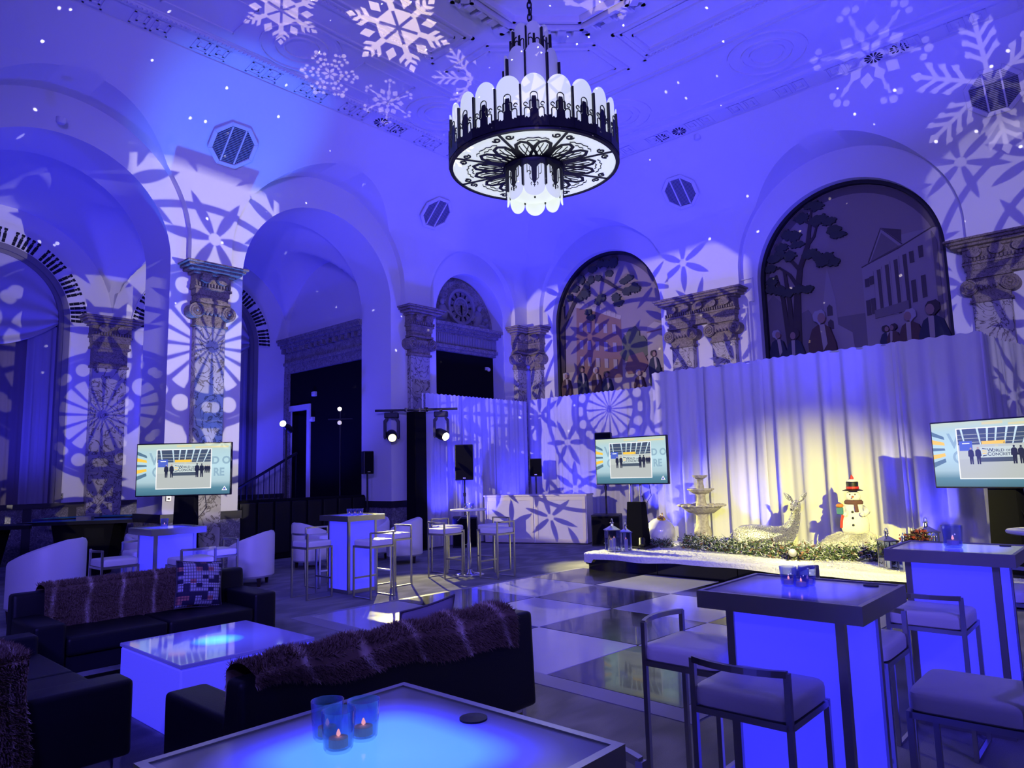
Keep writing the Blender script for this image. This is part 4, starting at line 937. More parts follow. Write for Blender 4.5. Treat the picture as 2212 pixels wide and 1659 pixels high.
# ------------------------------------------------------------------ bar stools
def make_stool():
    t = thing('bar_stool', 'x', 'stool'); h = .19; b = .022
    def cushion(u, v):
        return (0, 0, 0)
    mb = MB(); pr = .2
    rings = []
    for z, s in ((.685, .96), (.692, .995), (.735, 1.0), (.752, .985), (.762, .93), (.765, .6)):
        ring = []
        for k in range(32):
            a = 2*PI*k/32; c_, s_ = math.cos(a), math.sin(a); e = .22
            ring.append((pr*s*math.copysign(abs(c_)**e, c_), pr*s*math.copysign(abs(s_)**e, s_), z))
        rings.append(ring)
    mb.loft(rings); mb.build('seat', m_white_l, t, smooth='auto')
    for x in (-h, h):
        for y in (-h, h):
            mb = MB(); mb.box(x-b/2, x+b/2, y-b/2, y+b/2, 0, .865 if x < 0 else .685); mb.build('leg', m_steel, t)
    mb = MB()
    for y in (-h, h): mb.box(-h, h, y-b/2, y+b/2, .66, .684)
    for x in (-h, h): mb.box(x-b/2, x+b/2, -h, h, .66, .684)
    mb.build('seat_frame', m_steel, t)
    for y in (-h, h): MB().box(-h, h, y-b/2, y+b/2, 0, .016).build('floor_runner', m_steel, t)
    MB().box(h-b/2, h+b/2, -h, h, .24, .262).build('footrest', m_steel, t)
    mb = MB(); n = 8
    P = [(-h-.045*(1-(k/n*2-1)**2), -h+2*h*k/n) for k in range(n+1)]
    for z0 in (.848,):
        vs = []
        for x, y in P:
            for dx in (-b/2, b/2):
                for z in (z0, z0+.024): vs.append((x+dx, y, z))
        fs = []
        for k in range(n):
            a = k*4; c = a+4; fs += [(a, a+1, c+1, c), (a+2, c+2, c+3, a+3), (a+1, a+3, c+3, c+1), (a, c, c+2, a+2)]
        fs += [(0, 2, 3, 1), (n*4, n*4+1, n*4+3, n*4+2)]
        mb.add(vs, fs)
    mb.build('back_rail', m_steel, t)
    return t
stool0 = make_stool(); _used = [False]
def stool(x, y, rz, label, group):
    if not _used[0]:
        _used[0] = True; stool0.location = (x, y, 0); stool0.rotation_euler = (0, 0, rz); stool0['label'] = label; stool0['group'] = group; return stool0
    return dup(stool0, (x, y, 0), rz, label, group)
def ring_stools(cx, cy, dx, dy, spec, group):
    for side, lab, off in spec:
        x, y, rz = {'-x': (cx-dx, cy, 0), '+x': (cx+dx, cy, PI), '-y': (cx, cy-dy, PI/2), '+y': (cx, cy+dy, -PI/2)}[side]
        stool(x+off[0], y+off[1], rz, lab, group)

# ------------------------------------------------------------------ glowing cocktail tables
def lit_top(name, cols, half, soft, glossy=.12):
    m = mat(name, (.42, .41, .46) if 'bright' in name else (.20, .195, .23), glossy); nt = m.node_tree; b = nt.nodes['Principled BSDF']
    tc = nt.nodes.new('ShaderNodeTexCoord'); sp = nt.nodes.new('ShaderNodeSeparateXYZ'); nt.links.new(tc.outputs['Object'], sp.inputs[0])
    x = X(nt, sp.outputs[0])/half[0]; y = X(nt, sp.outputs[1])/half[1]
    d = ((x*x*x*x) + (y*y*y*y)).m('POWER', .25) if soft == 'box' else (x*x+y*y).m('SQRT')
    c = ramp(nt, d.v, cols); nt.links.new(c, b.inputs['Emission Color']); b.inputs['Emission Strength'].default_value = 1.0
    return m
m_top_blue = lit_top('frosted_top', ((0, (.045, .05, 1.0)), (.55, (.042, .040, .95)), (.85, (.02, .018, .35)), (1.0, (.0, .0, .01))), (.27, .30), 'box')
m_top_cyan = lit_top('frosted_top_bright', ((0, (.12, .42, 1.0)), (.48, (.10, .36, 1.0)), (.72, (.045, .05, 1.0)), (.84, (.03, .028, .35)), (.95, (.01, .01, .06))), (.32, .335), 'box')
def make_table(name, cx, cy, label, top=m_top_blue, sx=.64, sy=.70, h=1.07, glow=m_glow, group='lit cocktail tables', steel=m_steel, grom=None):
    t = thing(name, label, 'table', (cx, cy, 0), 0, group); a, b = sx/2, sy/2
    mb = MB()
    mb.box(-a, a, -b, -b+.02, h-.075, h); mb.box(-a, a, b-.02, b, h-.075, h); mb.box(-a, -a+.02, -b+.02, b-.02, h-.075, h); mb.box(a-.02, a, -b+.02, b-.02, h-.075, h)
    mb.build('top_edge', steel, t)
    MB().box(-a+.02, a-.02, -b+.02, b-.02, h-.03, h-.004).build('top_panel', top, t)
    MB().box(-a+.02, a-.02, -b+.02, b-.02, h-.07, h-.05).build('underside', m_blackp, t)
    p, q = .225, .235; w_ = .035
    for x in (-p, p):
        for y in (-q, q): MB().box(x-w_/2, x+w_/2, y-w_/2, y+w_/2, 0, h-.06).build('post', steel, t)
    mb = MB(); mb.box(-p, p, -q-w_/2+.004, -q+w_/2, .0, .05); mb.box(-p, p, q-w_/2, q+w_/2-.004, 0, .05); mb.box(-p-w_/2+.004, -p+w_/2, -q, q, 0, .05); mb.box(p-w_/2, p+w_/2-.004, -q, q, 0, .05); mb.build('base_rail', steel, t)
    for x in (-p, p): MB().box(x-.006, x+.006, -q+w_/2, q-w_/2, .05, h-.065).build('side_panel', glow, t)
    for y in (-q, q): MB().box(-p+w_/2, p-w_/2, y-.006, y+.006, .05, h-.065).build('side_panel', glow, t)
    o = MB().lathe([(.0, 0), (.032, 0), (.032, .004), (.0, .006)], 20).build('cable_grommet', m_blackp, t, smooth='auto'); o.location = (*(grom or (a-.09, -b+.12)), h-.004)
    return t
make_table('cocktail_table', 3.305, 1.255, 'blue lit cocktail table with steel edge, nearest on the right')
make_table('cocktail_table', 5.37, 1.02, 'blue lit cocktail table behind, at the right edge below the screen', steel=mat('etched_steel', (.42, .40, .40), .4, .9))
make_table('cocktail_table', .92, 1.205, 'bright cyan topped cocktail table cut by the lower frame edge', top=m_top_cyan, sx=.68, sy=.70, grom=(.26, .005))
make_table('cocktail_table', 3.63, 8.96, 'blue lit cocktail table beneath the left screen')
make_table('cocktail_table', 6.13, 8.72, 'blue lit cocktail table with warm lit edge by white tub chairs')
G = 'steel bar stools with white seats'
ring_stools(3.305, 1.255, .455, .53, (('-x', 'front stool of the near right table, back rail towards viewer', (0, .02)), ('+y', 'stool left of the near right table beside the dance floor', (0, 0)), ('+x', 'stool behind the near right table, mostly hidden by its base', (.16, -.02)), ('-y', 'large white seat cut off at the lower right corner', (-.03, -.12))), G)
ring_stools(5.37, 1.02, .52, .55, (('-x', 'stool between the two lit tables on the right', (.0, .06)), ('-y', 'stool cut by the right edge beside the farther lit table', (0, 0)), ('+y', 'stool whose back rail rises against the white stage cloth', (.0, .22)), ('+x', 'stool hidden behind the farther right lit table', (.05, -.1))), G)
stool(1.47, 1.27, PI, 'stool with only its back rail showing beside the cyan table', G)
ring_stools(3.63, 8.96, .58, .70, (('-x', 'stool left of the lit table under the left screen', (0, 0)), ('-y', 'stool in front of the lit table under the left screen', (-.02, -.02)), ('+x', 'stool right of the lit table under the left screen', (0, -.05)), ('+y', 'stool behind the lit table under the left screen', (0, 0))), G)
ring_stools(6.13, 8.72, .66, .68, (('-x', 'stool nearest left of the warm edged lit table', (0, 0)), ('-y', 'stool in front right of the warm edged lit table', (-.13, 0)), ('+y', 'stool behind left of the warm edged lit table', (.0, .05)), ('+x', 'stool behind right of the warm edged lit table', (.0, -.1))), G)
RT = (8.16, 8.40)
ring_stools(*RT, .38, .58, (('-x', 'near left stool with yellow lit seat at the round table', (0, .15)), ('+y', 'far left stool at the round table', (.05, -.02)), ('-y', 'near right stool at the round table', (.05, 0)), ('+x', 'far right stool at the round table', (.2, 0))), G)
def round_table(x, y, h, r, label):
    t = thing('round_table', label, 'table', (x, y, 0), 0, 'round bar tables')
    MB().lathe([(.0, h-.028), (r-.01, h-.028), (r, h-.02), (r, h-.006), (r-.006, h), (0, h)], 48).build('table_top', m_white, t, smooth='auto')
    MB().lathe([(.0, 0), (.24, 0), (.245, .008), (.20, .022), (.06, .045), (.04, .09)], 40).build('base', m_chrome, t, smooth=True)
    MB().lathe([(.034, .05), (.034, .5), (.026, .5), (.026, h-.06), (.05, h-.03)], 20).build('column', m_chrome, t, smooth='auto')
    MB().tube([(0, 0, h-.10), (-.10, .06, h-.12), (-.16, .09, h-.18)], .008, 6).build('lever', m_chrome, t)
round_table(*RT, 1.045, .30, 'round white bar table on a chrome column by the dance floor')
round_table(7.05, .62, 1.06, .36, 'round bar table at the right edge under the right screen')
# votive candles
def make_votive():
    t = thing('votive_candle', 'x', 'candle')
    MB().lathe([(.0, .006), (.026, .006), (.030, .012), (.036, .088), (.039, .088), (.033, .008), (.028, 0), (0, 0)], 36, amp=lambda a: 1+.02*math.sin(18*a)).build('glass_cup', m_glass, t, smooth=True)
    MB().lathe([(0, .01), (.022, .01), (.022, .028), (0, .030)], 16).build('tealight', m_wax, t)
    MB().lathe([(.0, .030), (.0045, .033), (.005, .037), (.002, .045), (0, .047)], 8).build('flame', m_flame, t, smooth=True)
    return t
v0 = make_votive(); _vu = [0]
def votive(x, y, z, label, s=1.0):
    o = v0 if not _vu[0] else dup(v0, (0, 0, 0), 0, label); _vu[0] = 1
    o.location = (x, y, z); o.scale = (s, s, s); o['label'] = label; o['group'] = 'glass votive candles on tables'
    return o
zt = 1.066
votive(.880, 1.298, zt, 'front votive of three on the cyan table', .9); votive(.902, 1.372, zt, 'left votive of three on the cyan table', .9); votive(.952, 1.312, zt, 'right votive of three on the cyan table', .9)
votive(3.345, 1.325, zt, 'left votive of three on the near right lit table'); votive(3.31, 1.255, zt, 'front votive of three on the near right lit table'); votive(3.405, 1.26, zt, 'right votive of three on the near right lit table')
votive(5.38, 1.04, zt, 'ribbed votive on the farther right lit table', 1.6)
votive(3.60, 8.98, zt, 'votive on the lit table under the left screen', 1.2)
votive(6.12, 8.78, zt, 'left votive on the warm edged lit table'); votive(6.16, 8.70, zt, 'middle votive on the warm edged lit table'); votive(6.21, 8.63, zt, 'right votive on the warm edged lit table')
votive(8.14, 8.44, 1.045, 'left votive on the round table by the dance floor'); votive(8.19, 8.35, 1.045, 'right votive on the round table by the dance floor')
votive(6.98, .78, 1.06, 'left votive on the round table at the right edge', 1.2); votive(7.05, .68, 1.06, 'right votive on the round table at the right edge', 1.2)
# ------------------------------------------------------------------ lit coffee table
t = thing('coffee_table', 'glowing blue block coffee table between black sofas', 'table', (2.45, 5.12, 0))
m_ct = lit_top('coffee_top', ((0, (.10, .75, 1.0)), (.16, (.06, .5, 1.0)), (.30, (.045, .05, .75)), (.7, (.028, .024, .42)), (1.0, (.018, .016, .28))), (.62, .62), 'round', .05)
MB().box(-.47, .47, -.50, .50, .02, .455).build('body', mat('coffee_side', (.32, .32, .36), .3, emis=(.046, .040, 1.0), estr=.75), t, bev=.012)
MB().box(-.475, .475, -.505, .505, .455, .482).build('top_panel', m_ct, t, bev=.005)
# ------------------------------------------------------------------ sofas
def make_sofa(label, W=2.0):
    t = thing('black_sofa', label, 'sofa'); h = W/2
    mb = MB(); mb.taper((-h, h, .60, .82), (-h+.0, h-.0, .66, .80), .14, .72); mb.build('backrest', m_leather, t, bev=.035, seg=3, smooth='auto')
    for s in (-1, 1): MB().box(*sorted((s*h, s*(h-.22))), .0, .66, .14, .54).build('armrest', m_leather, t, bev=.03, seg=3, smooth='auto')
    MB().box(-h+.22, h-.22, .03, .62, .14, .28).build('seat_base', m_leather, t, bev=.01)
    n = 2
    for k in range(n): x0_ = -h+.225+k*(W-.45)/n; MB().box(x0_, x0_+(W-.45)/n-.008, -.005, .61, .28, .42).build('seat_cushion', m_leather, t, bev=.03, seg=3, smooth='auto')
    mb = MB()
    for y in (.06, .74): mb.box(-h+.04, h-.04, y-.015, y+.015, .10, .14)
    mb.build('base_rail', m_chrome, t)
    for x in (-h+.06, h-.06):
        for y in (.06, .74): MB().box(x-.018, x+.018, y-.018, y+.018, 0, .14).build('leg', m_chrome, t)
    return t
sofa1 = make_sofa('black leather sofa facing the viewer behind the glowing coffee table'); sofa1.location = (2.65, 6.43, 0)
sofa2 = dup(sofa1, (2.60, 3.92, 0), PI, 'black leather sofa seen from behind beside the dance floor')
sofa3 = dup(sofa1, (1.60, 5.32, 0), PI/2, 'black leather sofa at the left frame edge, near arm showing')
# fur throws: a draped skin plus short hair blades
def fur(name, label, fn, nu, nv, blades, length, cols, seed, nrm_sign=1):
    m = mat(name+'_fur', (.1, .05, .04), .9, spec=.1); nt = m.node_tree
    at = nt.nodes.new('ShaderNodeAttribute'); at.attribute_name = 'tint'; base_from(m, ramp(nt, at.outputs['Fac'], cols))
    mb = MB(); mb.grid(fn, nu, nv); vs, fs = mb.v, mb.f; rnd = random.Random(seed); tint = []
    stripe = lambda u, v: max(0.0, 1-abs(((u*5.2+.12*math.sin(v*7)+.2) % 1)-.5)/.10)*(.45+.55*math.sin(v*9+u*40)**2)
    for j in range(nv+1):
        for i in range(nu+1): tint.append(stripe(i/nu, j/nv))
    for _ in range(blades):
        u, v = rnd.random(), rnd.random(); p = Vector(fn(u, v)); pu = Vector(fn(min(1, u+.01), v))-Vector(fn(max(0, u-.01), v)); pv = Vector(fn(u, min(1, v+.01)))-Vector(fn(u, max(0, v-.01)))
        n = pu.cross(pv)*nrm_sign
        if n.length < 1e-9: continue
        n.normalize(); d = (n*.7+pv.normalized()*-.5*0+Vector((rnd.uniform(-.5, .5), rnd.uniform(-.5, .5), rnd.uniform(-.9, .1)))*.8).normalized()*length*rnd.uniform(.5, 1.2)
        s = pu.normalized()*length*.12; k = len(vs); vs += [tuple(p-s), tuple(p+s), tuple(p+d)]; fs.append((k, k+1, k+2)); tt = min(1, stripe(u, v)*rnd.uniform(.6, 1.1)+rnd.uniform(0, .18)); tint += [tt*.7, tt*.7, tt]
    me = bpy.data.meshes.new(name); me.from_pydata(vs, [], fs); a = me.attributes.new('tint', 'FLOAT', 'POINT'); a.data.foreach_set('value', tint)
    o = obj(name, me, m); return tag(o, label, 'throw', 'fur throws on sofas')
BR = ((0, (.13, .085, .06)), (.25, (.26, .18, .13)), (.6, (.50, .40, .32)), (1.0, (.78, .70, .62)))
def throw1(u, v):   # on sofa1: hangs over the backrest, front and back
    x = 1.86+u*1.42; L = v*1.0; wob = .02*math.sin(u*17)
    if L < .42: return (x, 7.02-.012-.02*math.sin(u*21+L*9)*.5-(.42-L)*-.0, .735-.42+L+wob*(1-L/.42))
    if L < .60: k = (L-.42)/.18; return (x, 7.02+k*.22, .752+.02*math.sin(k*PI))
    return (x, 7.275, .735-(L-.60))
fur('fur_throw', 'striped brown fur throw spread over the far sofa backrest', throw1, 60, 26, 26000, .034, BR, 2, 1)
def throw2(u, v):   # on sofa2, seen from behind
    x = 3.40-u*1.75; L = v*.75; wob = .025*math.sin(u*15)*(1+u)
    if L < .30: return (x, 3.335+.02, .735-.30+L)
    if L < .50: k = (L-.30)/.20; return (x, 3.335-k*.245, .755+.03*math.sin(k*PI)+.012*math.sin(u*31))
    return (x, 3.078-.008*math.sin(u*13), .735-(L-.50)*(.75-.55*u)+wob*.5)
fur('fur_throw', 'shaggy brown fur throw along the top of the sofa seen from behind', throw2, 60, 26, 24000, .032, ((0, (.13, .085, .06)), (.5, (.22, .15, .11)), (1.0, (.30, .22, .17))), 4, 1)
def throw3(u, v):   # thrown over the near end of sofa3's backrest, one end hanging down the side
    x = .70+u*.40+.015*math.sin(v*11); L = v*1.30; edge = max(0, abs(u-.5)*2-.7)
    if L < .66: return (x, 4.295-.02*math.sin(u*9+L*5), .74-.66+L)
    if L < .72: k = (L-.66)/.06; return (x, 4.295+k*.06, .74+.022*math.sin(k*PI/2))
    return (x, 4.355+(L-.72), .762-edge*.05)
fur('fur_throw', 'pale tipped fur throw at the lower left frame edge', throw3, 50, 26, 20000, .035, BR, 6, 1)
def pillow(name, label, m, loc, rot, sz=.44):
    t = thing(name, label, 'pillow', loc); t.rotation_euler = rot; h = sz/2; mb = MB()
    def f(u, v, s):
        x = (u*2-1); y = (v*2-1); pin = 1-.10*(1-abs(x))*abs(y)**3*0-.07*(1-x*x)*(abs(y))-0
        th = .085*((1-abs(x)**2.6)*(1-abs(y)**2.6))**.5
        return (x*h*(1-.06*(1-abs(y)**2)*abs(x)), s*th, y*h*(1-.06*(1-abs(x)**2)*abs(y)))
    mb.grid(lambda u, v: f(u, v, 1), 16, 16); mb.grid(lambda u, v: f(u, v, -1), 16, 16); mb.build('cushion', m, t, smooth=True, merge=True)
    e = []
    for k in range(64):
        q = k/64*4; s = int(q); r = q-s; u, v = [(r, 0), (1, r), (1-r, 1), (0, 1-r)][s]; e.append(f(u, v, 1)[:1]+(0,)+f(u, v, 1)[2:])
    MB().tube(e, .007, 5, close=True).build('piping', mat('pillow_piping', (.06, .05, .07), .8), t, smooth=True)
m_plaid = mat('plaid', (.4, .4, .5), .85); _nt = m_plaid.node_tree
_tc = _nt.nodes.new('ShaderNodeTexCoord'); _s = _nt.nodes.new('ShaderNodeSeparateXYZ'); _nt.links.new(_tc.outputs['Object'], _s.inputs[0])
_x = X(_nt, _s.outputs[0]); _z = X(_nt, _s.outputs[2])
def cell(v, n): return (v*n+50).m('FLOOR')
def fr(v, n): return (v*n+50).m('FRACT')
_cv = _nt.nodes.new('ShaderNodeCombineXYZ'); _nt.links.new(cell(_x, 18).v, _cv.inputs[0]); _nt.links.new(cell(_z, 26).v, _cv.inputs[1])
_wn = _nt.nodes.new('ShaderNodeTexWhiteNoise'); _nt.links.new(_cv.outputs[0], _wn.inputs['Vector'])
_c = ramp(_nt, _wn.outputs['Value'], ((.0, (.02, .015, .05)), (.28, (.02, .015, .05)), (.3, (.42, .40, .48)), (.85, (.50, .46, .50)), (.88, (.45, .16, .12)), (1, (.2, .16, .3))))
_ramp = _c.node; _ramp.color_ramp.interpolation = 'CONSTANT'
_ln = (fr(_x, 42) - .5).abs().lt(.11, .06).max((fr(_z, 34) - .5).abs().lt(.11, .06))*.85
_mx = _nt.nodes.new('ShaderNodeMix'); _mx.data_type = 'RGBA'; _nt.links.new(_ln.v, _mx.inputs[0]); _nt.links.new(_c, _mx.inputs[6]); _mx.inputs[7].default_value = (.015, .012, .04, 1); base_from(m_plaid, _mx.outputs[2])
pillow('throw_pillow', 'plaid square pillow leaning at the right end of the far sofa', m_plaid, (3.12, 6.93, .63), (R_(-14), R_(6), R_(-4)))
pillow('throw_pillow', 'grey pillow peeking above the sofa seen from behind', mat('pillow_grey', (.16, .14, .18), .85), (2.98, 3.47, .62), (R_(14), R_(-5), 0))
# ------------------------------------------------------------------ white tub chairs
def make_tub():
    t = thing('tub_chair', 'x', 'chair'); mb = MB(); n = 36; a0 = R_(52)
    def shell(r, zt_):
        def f(u, v):
            a = a0+(2*PI-2*a0)*u; k = abs(u*2-1); top = .81-.20*max(0, (k-.25)/.75)**1.4
            return None
    rings = []
    for i in range(n+1):
        u = i/n; a = R_(50)+(2*PI-2*R_(50))*u; k = abs(u*2-1); top = .82-.19*max(0, (k-.2)/.8)**1.3; ro, ri = .37, .265
        c_, s_ = math.cos(a), math.sin(a); q = lambda r, z: (r*c_*1.0, r*s_*.98, z)
        rings.append([q(ro-.03, .13), q(ro, .16), q(ro, top-.05), q(ro-.015, top-.015), q(ro-.05, top), q(ri+.03, top-.01), q(ri, top-.05), q(ri, .2), q(ri, .13)])
    mb.loft(rings); mb.build('shell', m_white_l, t, smooth='auto')
    MB().lathe([(.0, .13), (.30, .13), (.31, .30), (.29, .42), (.22, .445), (0, .45)], 28).build('seat', m_white_l, t, smooth='auto')
    for x in (-.21, .21):
        for y in (-.21, .21): MB().taper((x-.018, x+.018, y-.018, y+.018), (x-.03, x+.03, y-.03, y+.03), 0, .14).build('leg', m_wood, t)
    return t
tub0 = make_tub(); GT = 'white leather tub chairs'
tub0.location = (2.70, 10.2, 0); tub0.rotation_euler = (0, 0, R_(138)); tub0.scale = (1.16,)*3; tub0['label'] = 'large white tub chair cut by the left frame edge'; tub0['group'] = GT
for x, y, a, l in ((5.52, 10.55, 136, 'white tub chair right of the lit table under the left screen'), (4.6, 12.0, -60, 'white tub chair mostly hidden behind the lit table under the left screen'),
        (7.25, 11.55, -10, 'white tub chair left behind the warm edged lit table'), (8.55, 11.55, 200, 'white tub chair hidden behind the warm edged lit table post'), (8.62, 10.65, 140, 'white tub chair right behind the warm edged lit table')):
    o = dup(tub0, (x, y, 0), R_(a), l, GT); o.scale = (1, 1, 1)
# ------------------------------------------------------------------ casino tables in the dark aisle
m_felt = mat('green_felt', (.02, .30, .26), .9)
def casino(x, y, rz, label, m):
    t = thing('casino_table', label, 'table', (x, y, 0), rz, 'dark casino tables')
    P = [(-.95, -.35)]+[(.95*math.cos(PI-PI*k/18), -.35+.75*math.sin(PI*k/18)) for k in range(19)]
    MB().prism([(a*1.06, b*1.06) for a, b in P], .90, .96).build('rail', m_leather, t, bev=.02, seg=2)
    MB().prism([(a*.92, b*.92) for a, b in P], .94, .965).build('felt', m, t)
    MB().taper((-.35, .35, -.25, .15), (-.5, .5, -.3, .25), 0, .90).build('pedestal', m_black, t)
    MB().box(-.12, .12, -.28, -.12, .965, 1.03).build('chip_tray', m_steel, t)
casino(4.45, 14.4, R_(-35), 'blackjack table with blue lit felt in the left aisle', mat('felt_blue_light', (.02, .12, .30), .9))  # green felt with the blue light put into its colour
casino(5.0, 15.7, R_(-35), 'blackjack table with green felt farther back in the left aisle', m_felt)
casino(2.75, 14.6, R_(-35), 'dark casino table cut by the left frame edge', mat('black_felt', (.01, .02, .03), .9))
# ------------------------------------------------------------------ pipe and drape
m_sheer = mat('white_sheer', (.72, .71, .70), .7, spec=.2)
_nt = m_sheer.node_tree; _tr = _nt.nodes.new('ShaderNodeBsdfTranslucent'); _tr.inputs[0].default_value = (.75, .75, .78, 1); _ms = _nt.nodes.new('ShaderNodeMixShader'); _ms.inputs[0].default_value = .22
_nt.links.new(_nt.nodes['Principled BSDF'].outputs[0], _ms.inputs[1]); _nt.links.new(_tr.outputs[0], _ms.inputs[2]); _nt.links.new(_ms.outputs[0], _nt.nodes['Material Output'].inputs[0])
ys = [7.12, 6.1, 5.0, 3.9, 2.85, 1.76]; nm = ['leftmost', 'second', 'middle', 'fourth', 'rightmost']
for i in range(5):
    d = drape([(12.0+.03*(i % 2), ys[i]+.04), (12.0+.03*(i % 2), ys[i+1]-.04)], .02, 3.47, m_sheer, 'stage_drape', .085, 6.5, 100+i, rows=14, swing=.02)
    tag(d, '%s white sheer panel of the tall backdrop behind the stage' % nm[i], 'curtain', 'tall stage backdrop panels')
d = drape([(12.02, 1.74), (13.1, 1.62), (14.15, 1.40)], .02, 3.47, m_sheer, 'stage_drape', .05, 6, 120, rows=14); tag(d, 'white sheer return panel running back from the tall backdrop corner', 'curtain', 'tall stage backdrop panels')
for i, (a, b) in enumerate(((10.42, 11.6), (11.55, 12.75), (12.7, 13.88))):
    d = drape([(a, 12.04), (b, 12.04)], .02, 3.44, m_sheer, 'wall_drape', .045, 8, 130+i, rows=12); tag(d, ['left', 'middle', 'right'][i]+' white sheer panel below the clock behind the speakers', 'curtain', 'low wall drapes')
for i, (a, b) in enumerate(((12.0, 10.7), (10.74, 9.4), (9.44, 8.1), (8.14, 6.9))):
    d = drape([(13.93, a), (13.93, b)], .02, 3.48, m_sheer, 'wall_drape', .045, 8, 140+i, rows=12); tag(d, ['corner', 'second', 'third', 'fourth'][i]+' white sheer panel under the brick building mural', 'curtain', 'low wall drapes')
def pipe(pts, label):
    t = thing('drape_pipe', label, 'pipe', pts[0]); o = Vector(pts[0]); MB().tube([tuple(Vector(p)-o) for p in pts], .02, 8).build('crossbar', m_steel, t)
    for p in (pts[0], pts[-1]): MB().cyl((p[0]-o.x, p[1]-o.y, -p[2]), (p[0]-o.x, p[1]-o.y, .02), .022, 8).build('upright', m_white, t)
pipe([(12.06, 7.16, 3.45), (12.06, 1.72, 3.45)], 'pipe frame carrying the tall stage backdrop'); pipe([(10.38, 12.1, 3.42), (13.9, 12.1, 3.42)], 'pipe frame carrying the drapes below the clock'); pipe([(13.99, 12.0, 3.46), (13.99, 6.9, 3.46)], 'pipe frame carrying the drapes below the mural')
# ------------------------------------------------------------------ stage platform
st = thing('stage_platform', 'low black gloss stage riser covered with white snow cloth', 'stage', (9.57, 7.06, 0))
y = 0.0
for k in range(6): MB().box(0, 2.40, -1.28*(k+1)+.004, -1.28*k-.004, .0, .262).build('riser', m_blackg, st, bev=.004)
m_snow = mat('snow_cloth', (.78, .77, .76), .9); _n = tex(m_snow.node_tree, 'ShaderNodeTexNoise', 30, Detail=8.0); bump(m_snow, _n.outputs[0], .7, .03)
rs = random.Random(9)
def clothf(u, v):
    yy = .06-u*7.75; s = -0.02
    hang = .085+.012*math.sin(u*17)+.008*math.sin(u*47+1)+(.06 if u < .02 else 0)+.10*max(0, min(1, (u-.55)*3))
    L = v*2.75
    if L < .30: return (-.035-.012*math.sin(u*60), yy, .285-hang*(1-L/.30))
    x = -.03+(L-.30)*1.0
    return (x, yy, .285+.006*math.sin(u*40+x*9)+.004*math.sin(x*31))
mb = MB(); mb.grid(clothf, 160, 40); mb.build('snow_cloth', m_snow, st, smooth=True)
def clothside(u, v): return (.0+u*2.3, .055+.01*math.sin(u*40), .287-v*(.12+.05*math.sin(u*17)+.06*(1-u)))
mb = MB(); mb.grid(clothside, 60, 4); mb.build('snow_cloth_side', m_snow, st, smooth=True)
SZ = .292
# loose snow flakes on the cloth
mb = MB()
for _ in range(3500):
    x, y_ = 9.6+rs.random()**1.2*1.6, 6.9-rs.random()*6.2; s = rs.uniform(.006, .016); z = SZ+rs.uniform(.001, .008); a = rs.uniform(0, 6.28)
    mb.add([(x+s*math.cos(a), y_+s*math.sin(a), z), (x-s*math.sin(a), y_+s*math.cos(a), z+rs.uniform(0, .012)), (x-s*math.cos(a), y_-s*math.sin(a), z)], [(0, 1, 2)])
tag(stuff(mb.build('loose_snow', mat('snow', (.85, .85, .86), .8))), 'loose artificial snow scattered on the stage cloth', 'snow')
# ------------------------------------------------------------------ fountain
m_stone = mat('fountain_stone', (.46, .42, .34), .8); _n = tex(m_stone.node_tree, 'ShaderNodeTexNoise', 25, Detail=6.0); base_from(m_stone, ramp(m_stone.node_tree, _n.outputs[0], ((.3, (.30, .27, .22)), (.7, (.52, .48, .40))))); bump(m_stone, _n.outputs[0], .4)
t = thing('tiered_fountain', 'three-tiered grey stone fountain with scalloped bowls on the stage', 'fountain', (11.3, 5.89, SZ))
def bowl(r, z, h):
    return [(.0, z-h), (r*.25, z-h*.98), (r*.6, z-h*.75), (r*.82, z-h*.35), (r*.93, z-h*.06), (r, z-.01), (r*1.0, z+.012), (r*.94, z+.012), (r*.85, z-.03), (r*.5, z-h*.5), (0, z-h*.6)]
sc8 = lambda n: (lambda a: 1+.045*abs(math.sin(a*n/2)))
MB().lathe([(.0, 0), (.15, 0), (.15, .04), (.125, .06), (.13, .10), (.145, .20), (.135, .28), (.105, .34), (.10, .50), (.115, .55), (.135, .565), (.135, .58), (.06, .60)], 32, amp=lambda a: 1+.03*abs(math.sin(a*5))).build('pedestal', m_stone, t, smooth='auto')
MB().lathe(bowl(.365, .68, .15), 64, amp=sc8(16)).build('large_bowl', m_stone, t, smooth='auto')
for k in range(16): a = 2*PI*k/16; o = MB().ball((0, 0, 0), (.052, .062, .022), 8, 6).build('scallop', m_stone, t, smooth=True); o.location = (.365*math.cos(a), .365*math.sin(a), .685); o.rotation_euler = (0, 0, a)
MB().lathe([(.05, .55), (.085, .62), (.09, .70), (.075, .74), (.07, .84), (.085, .87), (.085, .88), (.04, .89)], 24, amp=lambda a: 1+.04*abs(math.sin(a*4))).build('middle_stem', m_stone, t, smooth='auto')
MB().lathe(bowl(.22, .955, .09), 48, amp=sc8(12)).build('middle_bowl', m_stone, t, smooth='auto')
MB().lathe([(.04, .88), (.06, .93), (.062, 1.0), (.05, 1.05), (.05, 1.10), (.06, 1.12), (.03, 1.13)], 20, amp=lambda a: 1+.05*abs(math.sin(a*4))).build('top_stem', m_stone, t, smooth='auto')
MB().lathe(bowl(.125, 1.185, .06), 40, amp=sc8(10)).build('top_bowl', m_stone, t, smooth='auto')
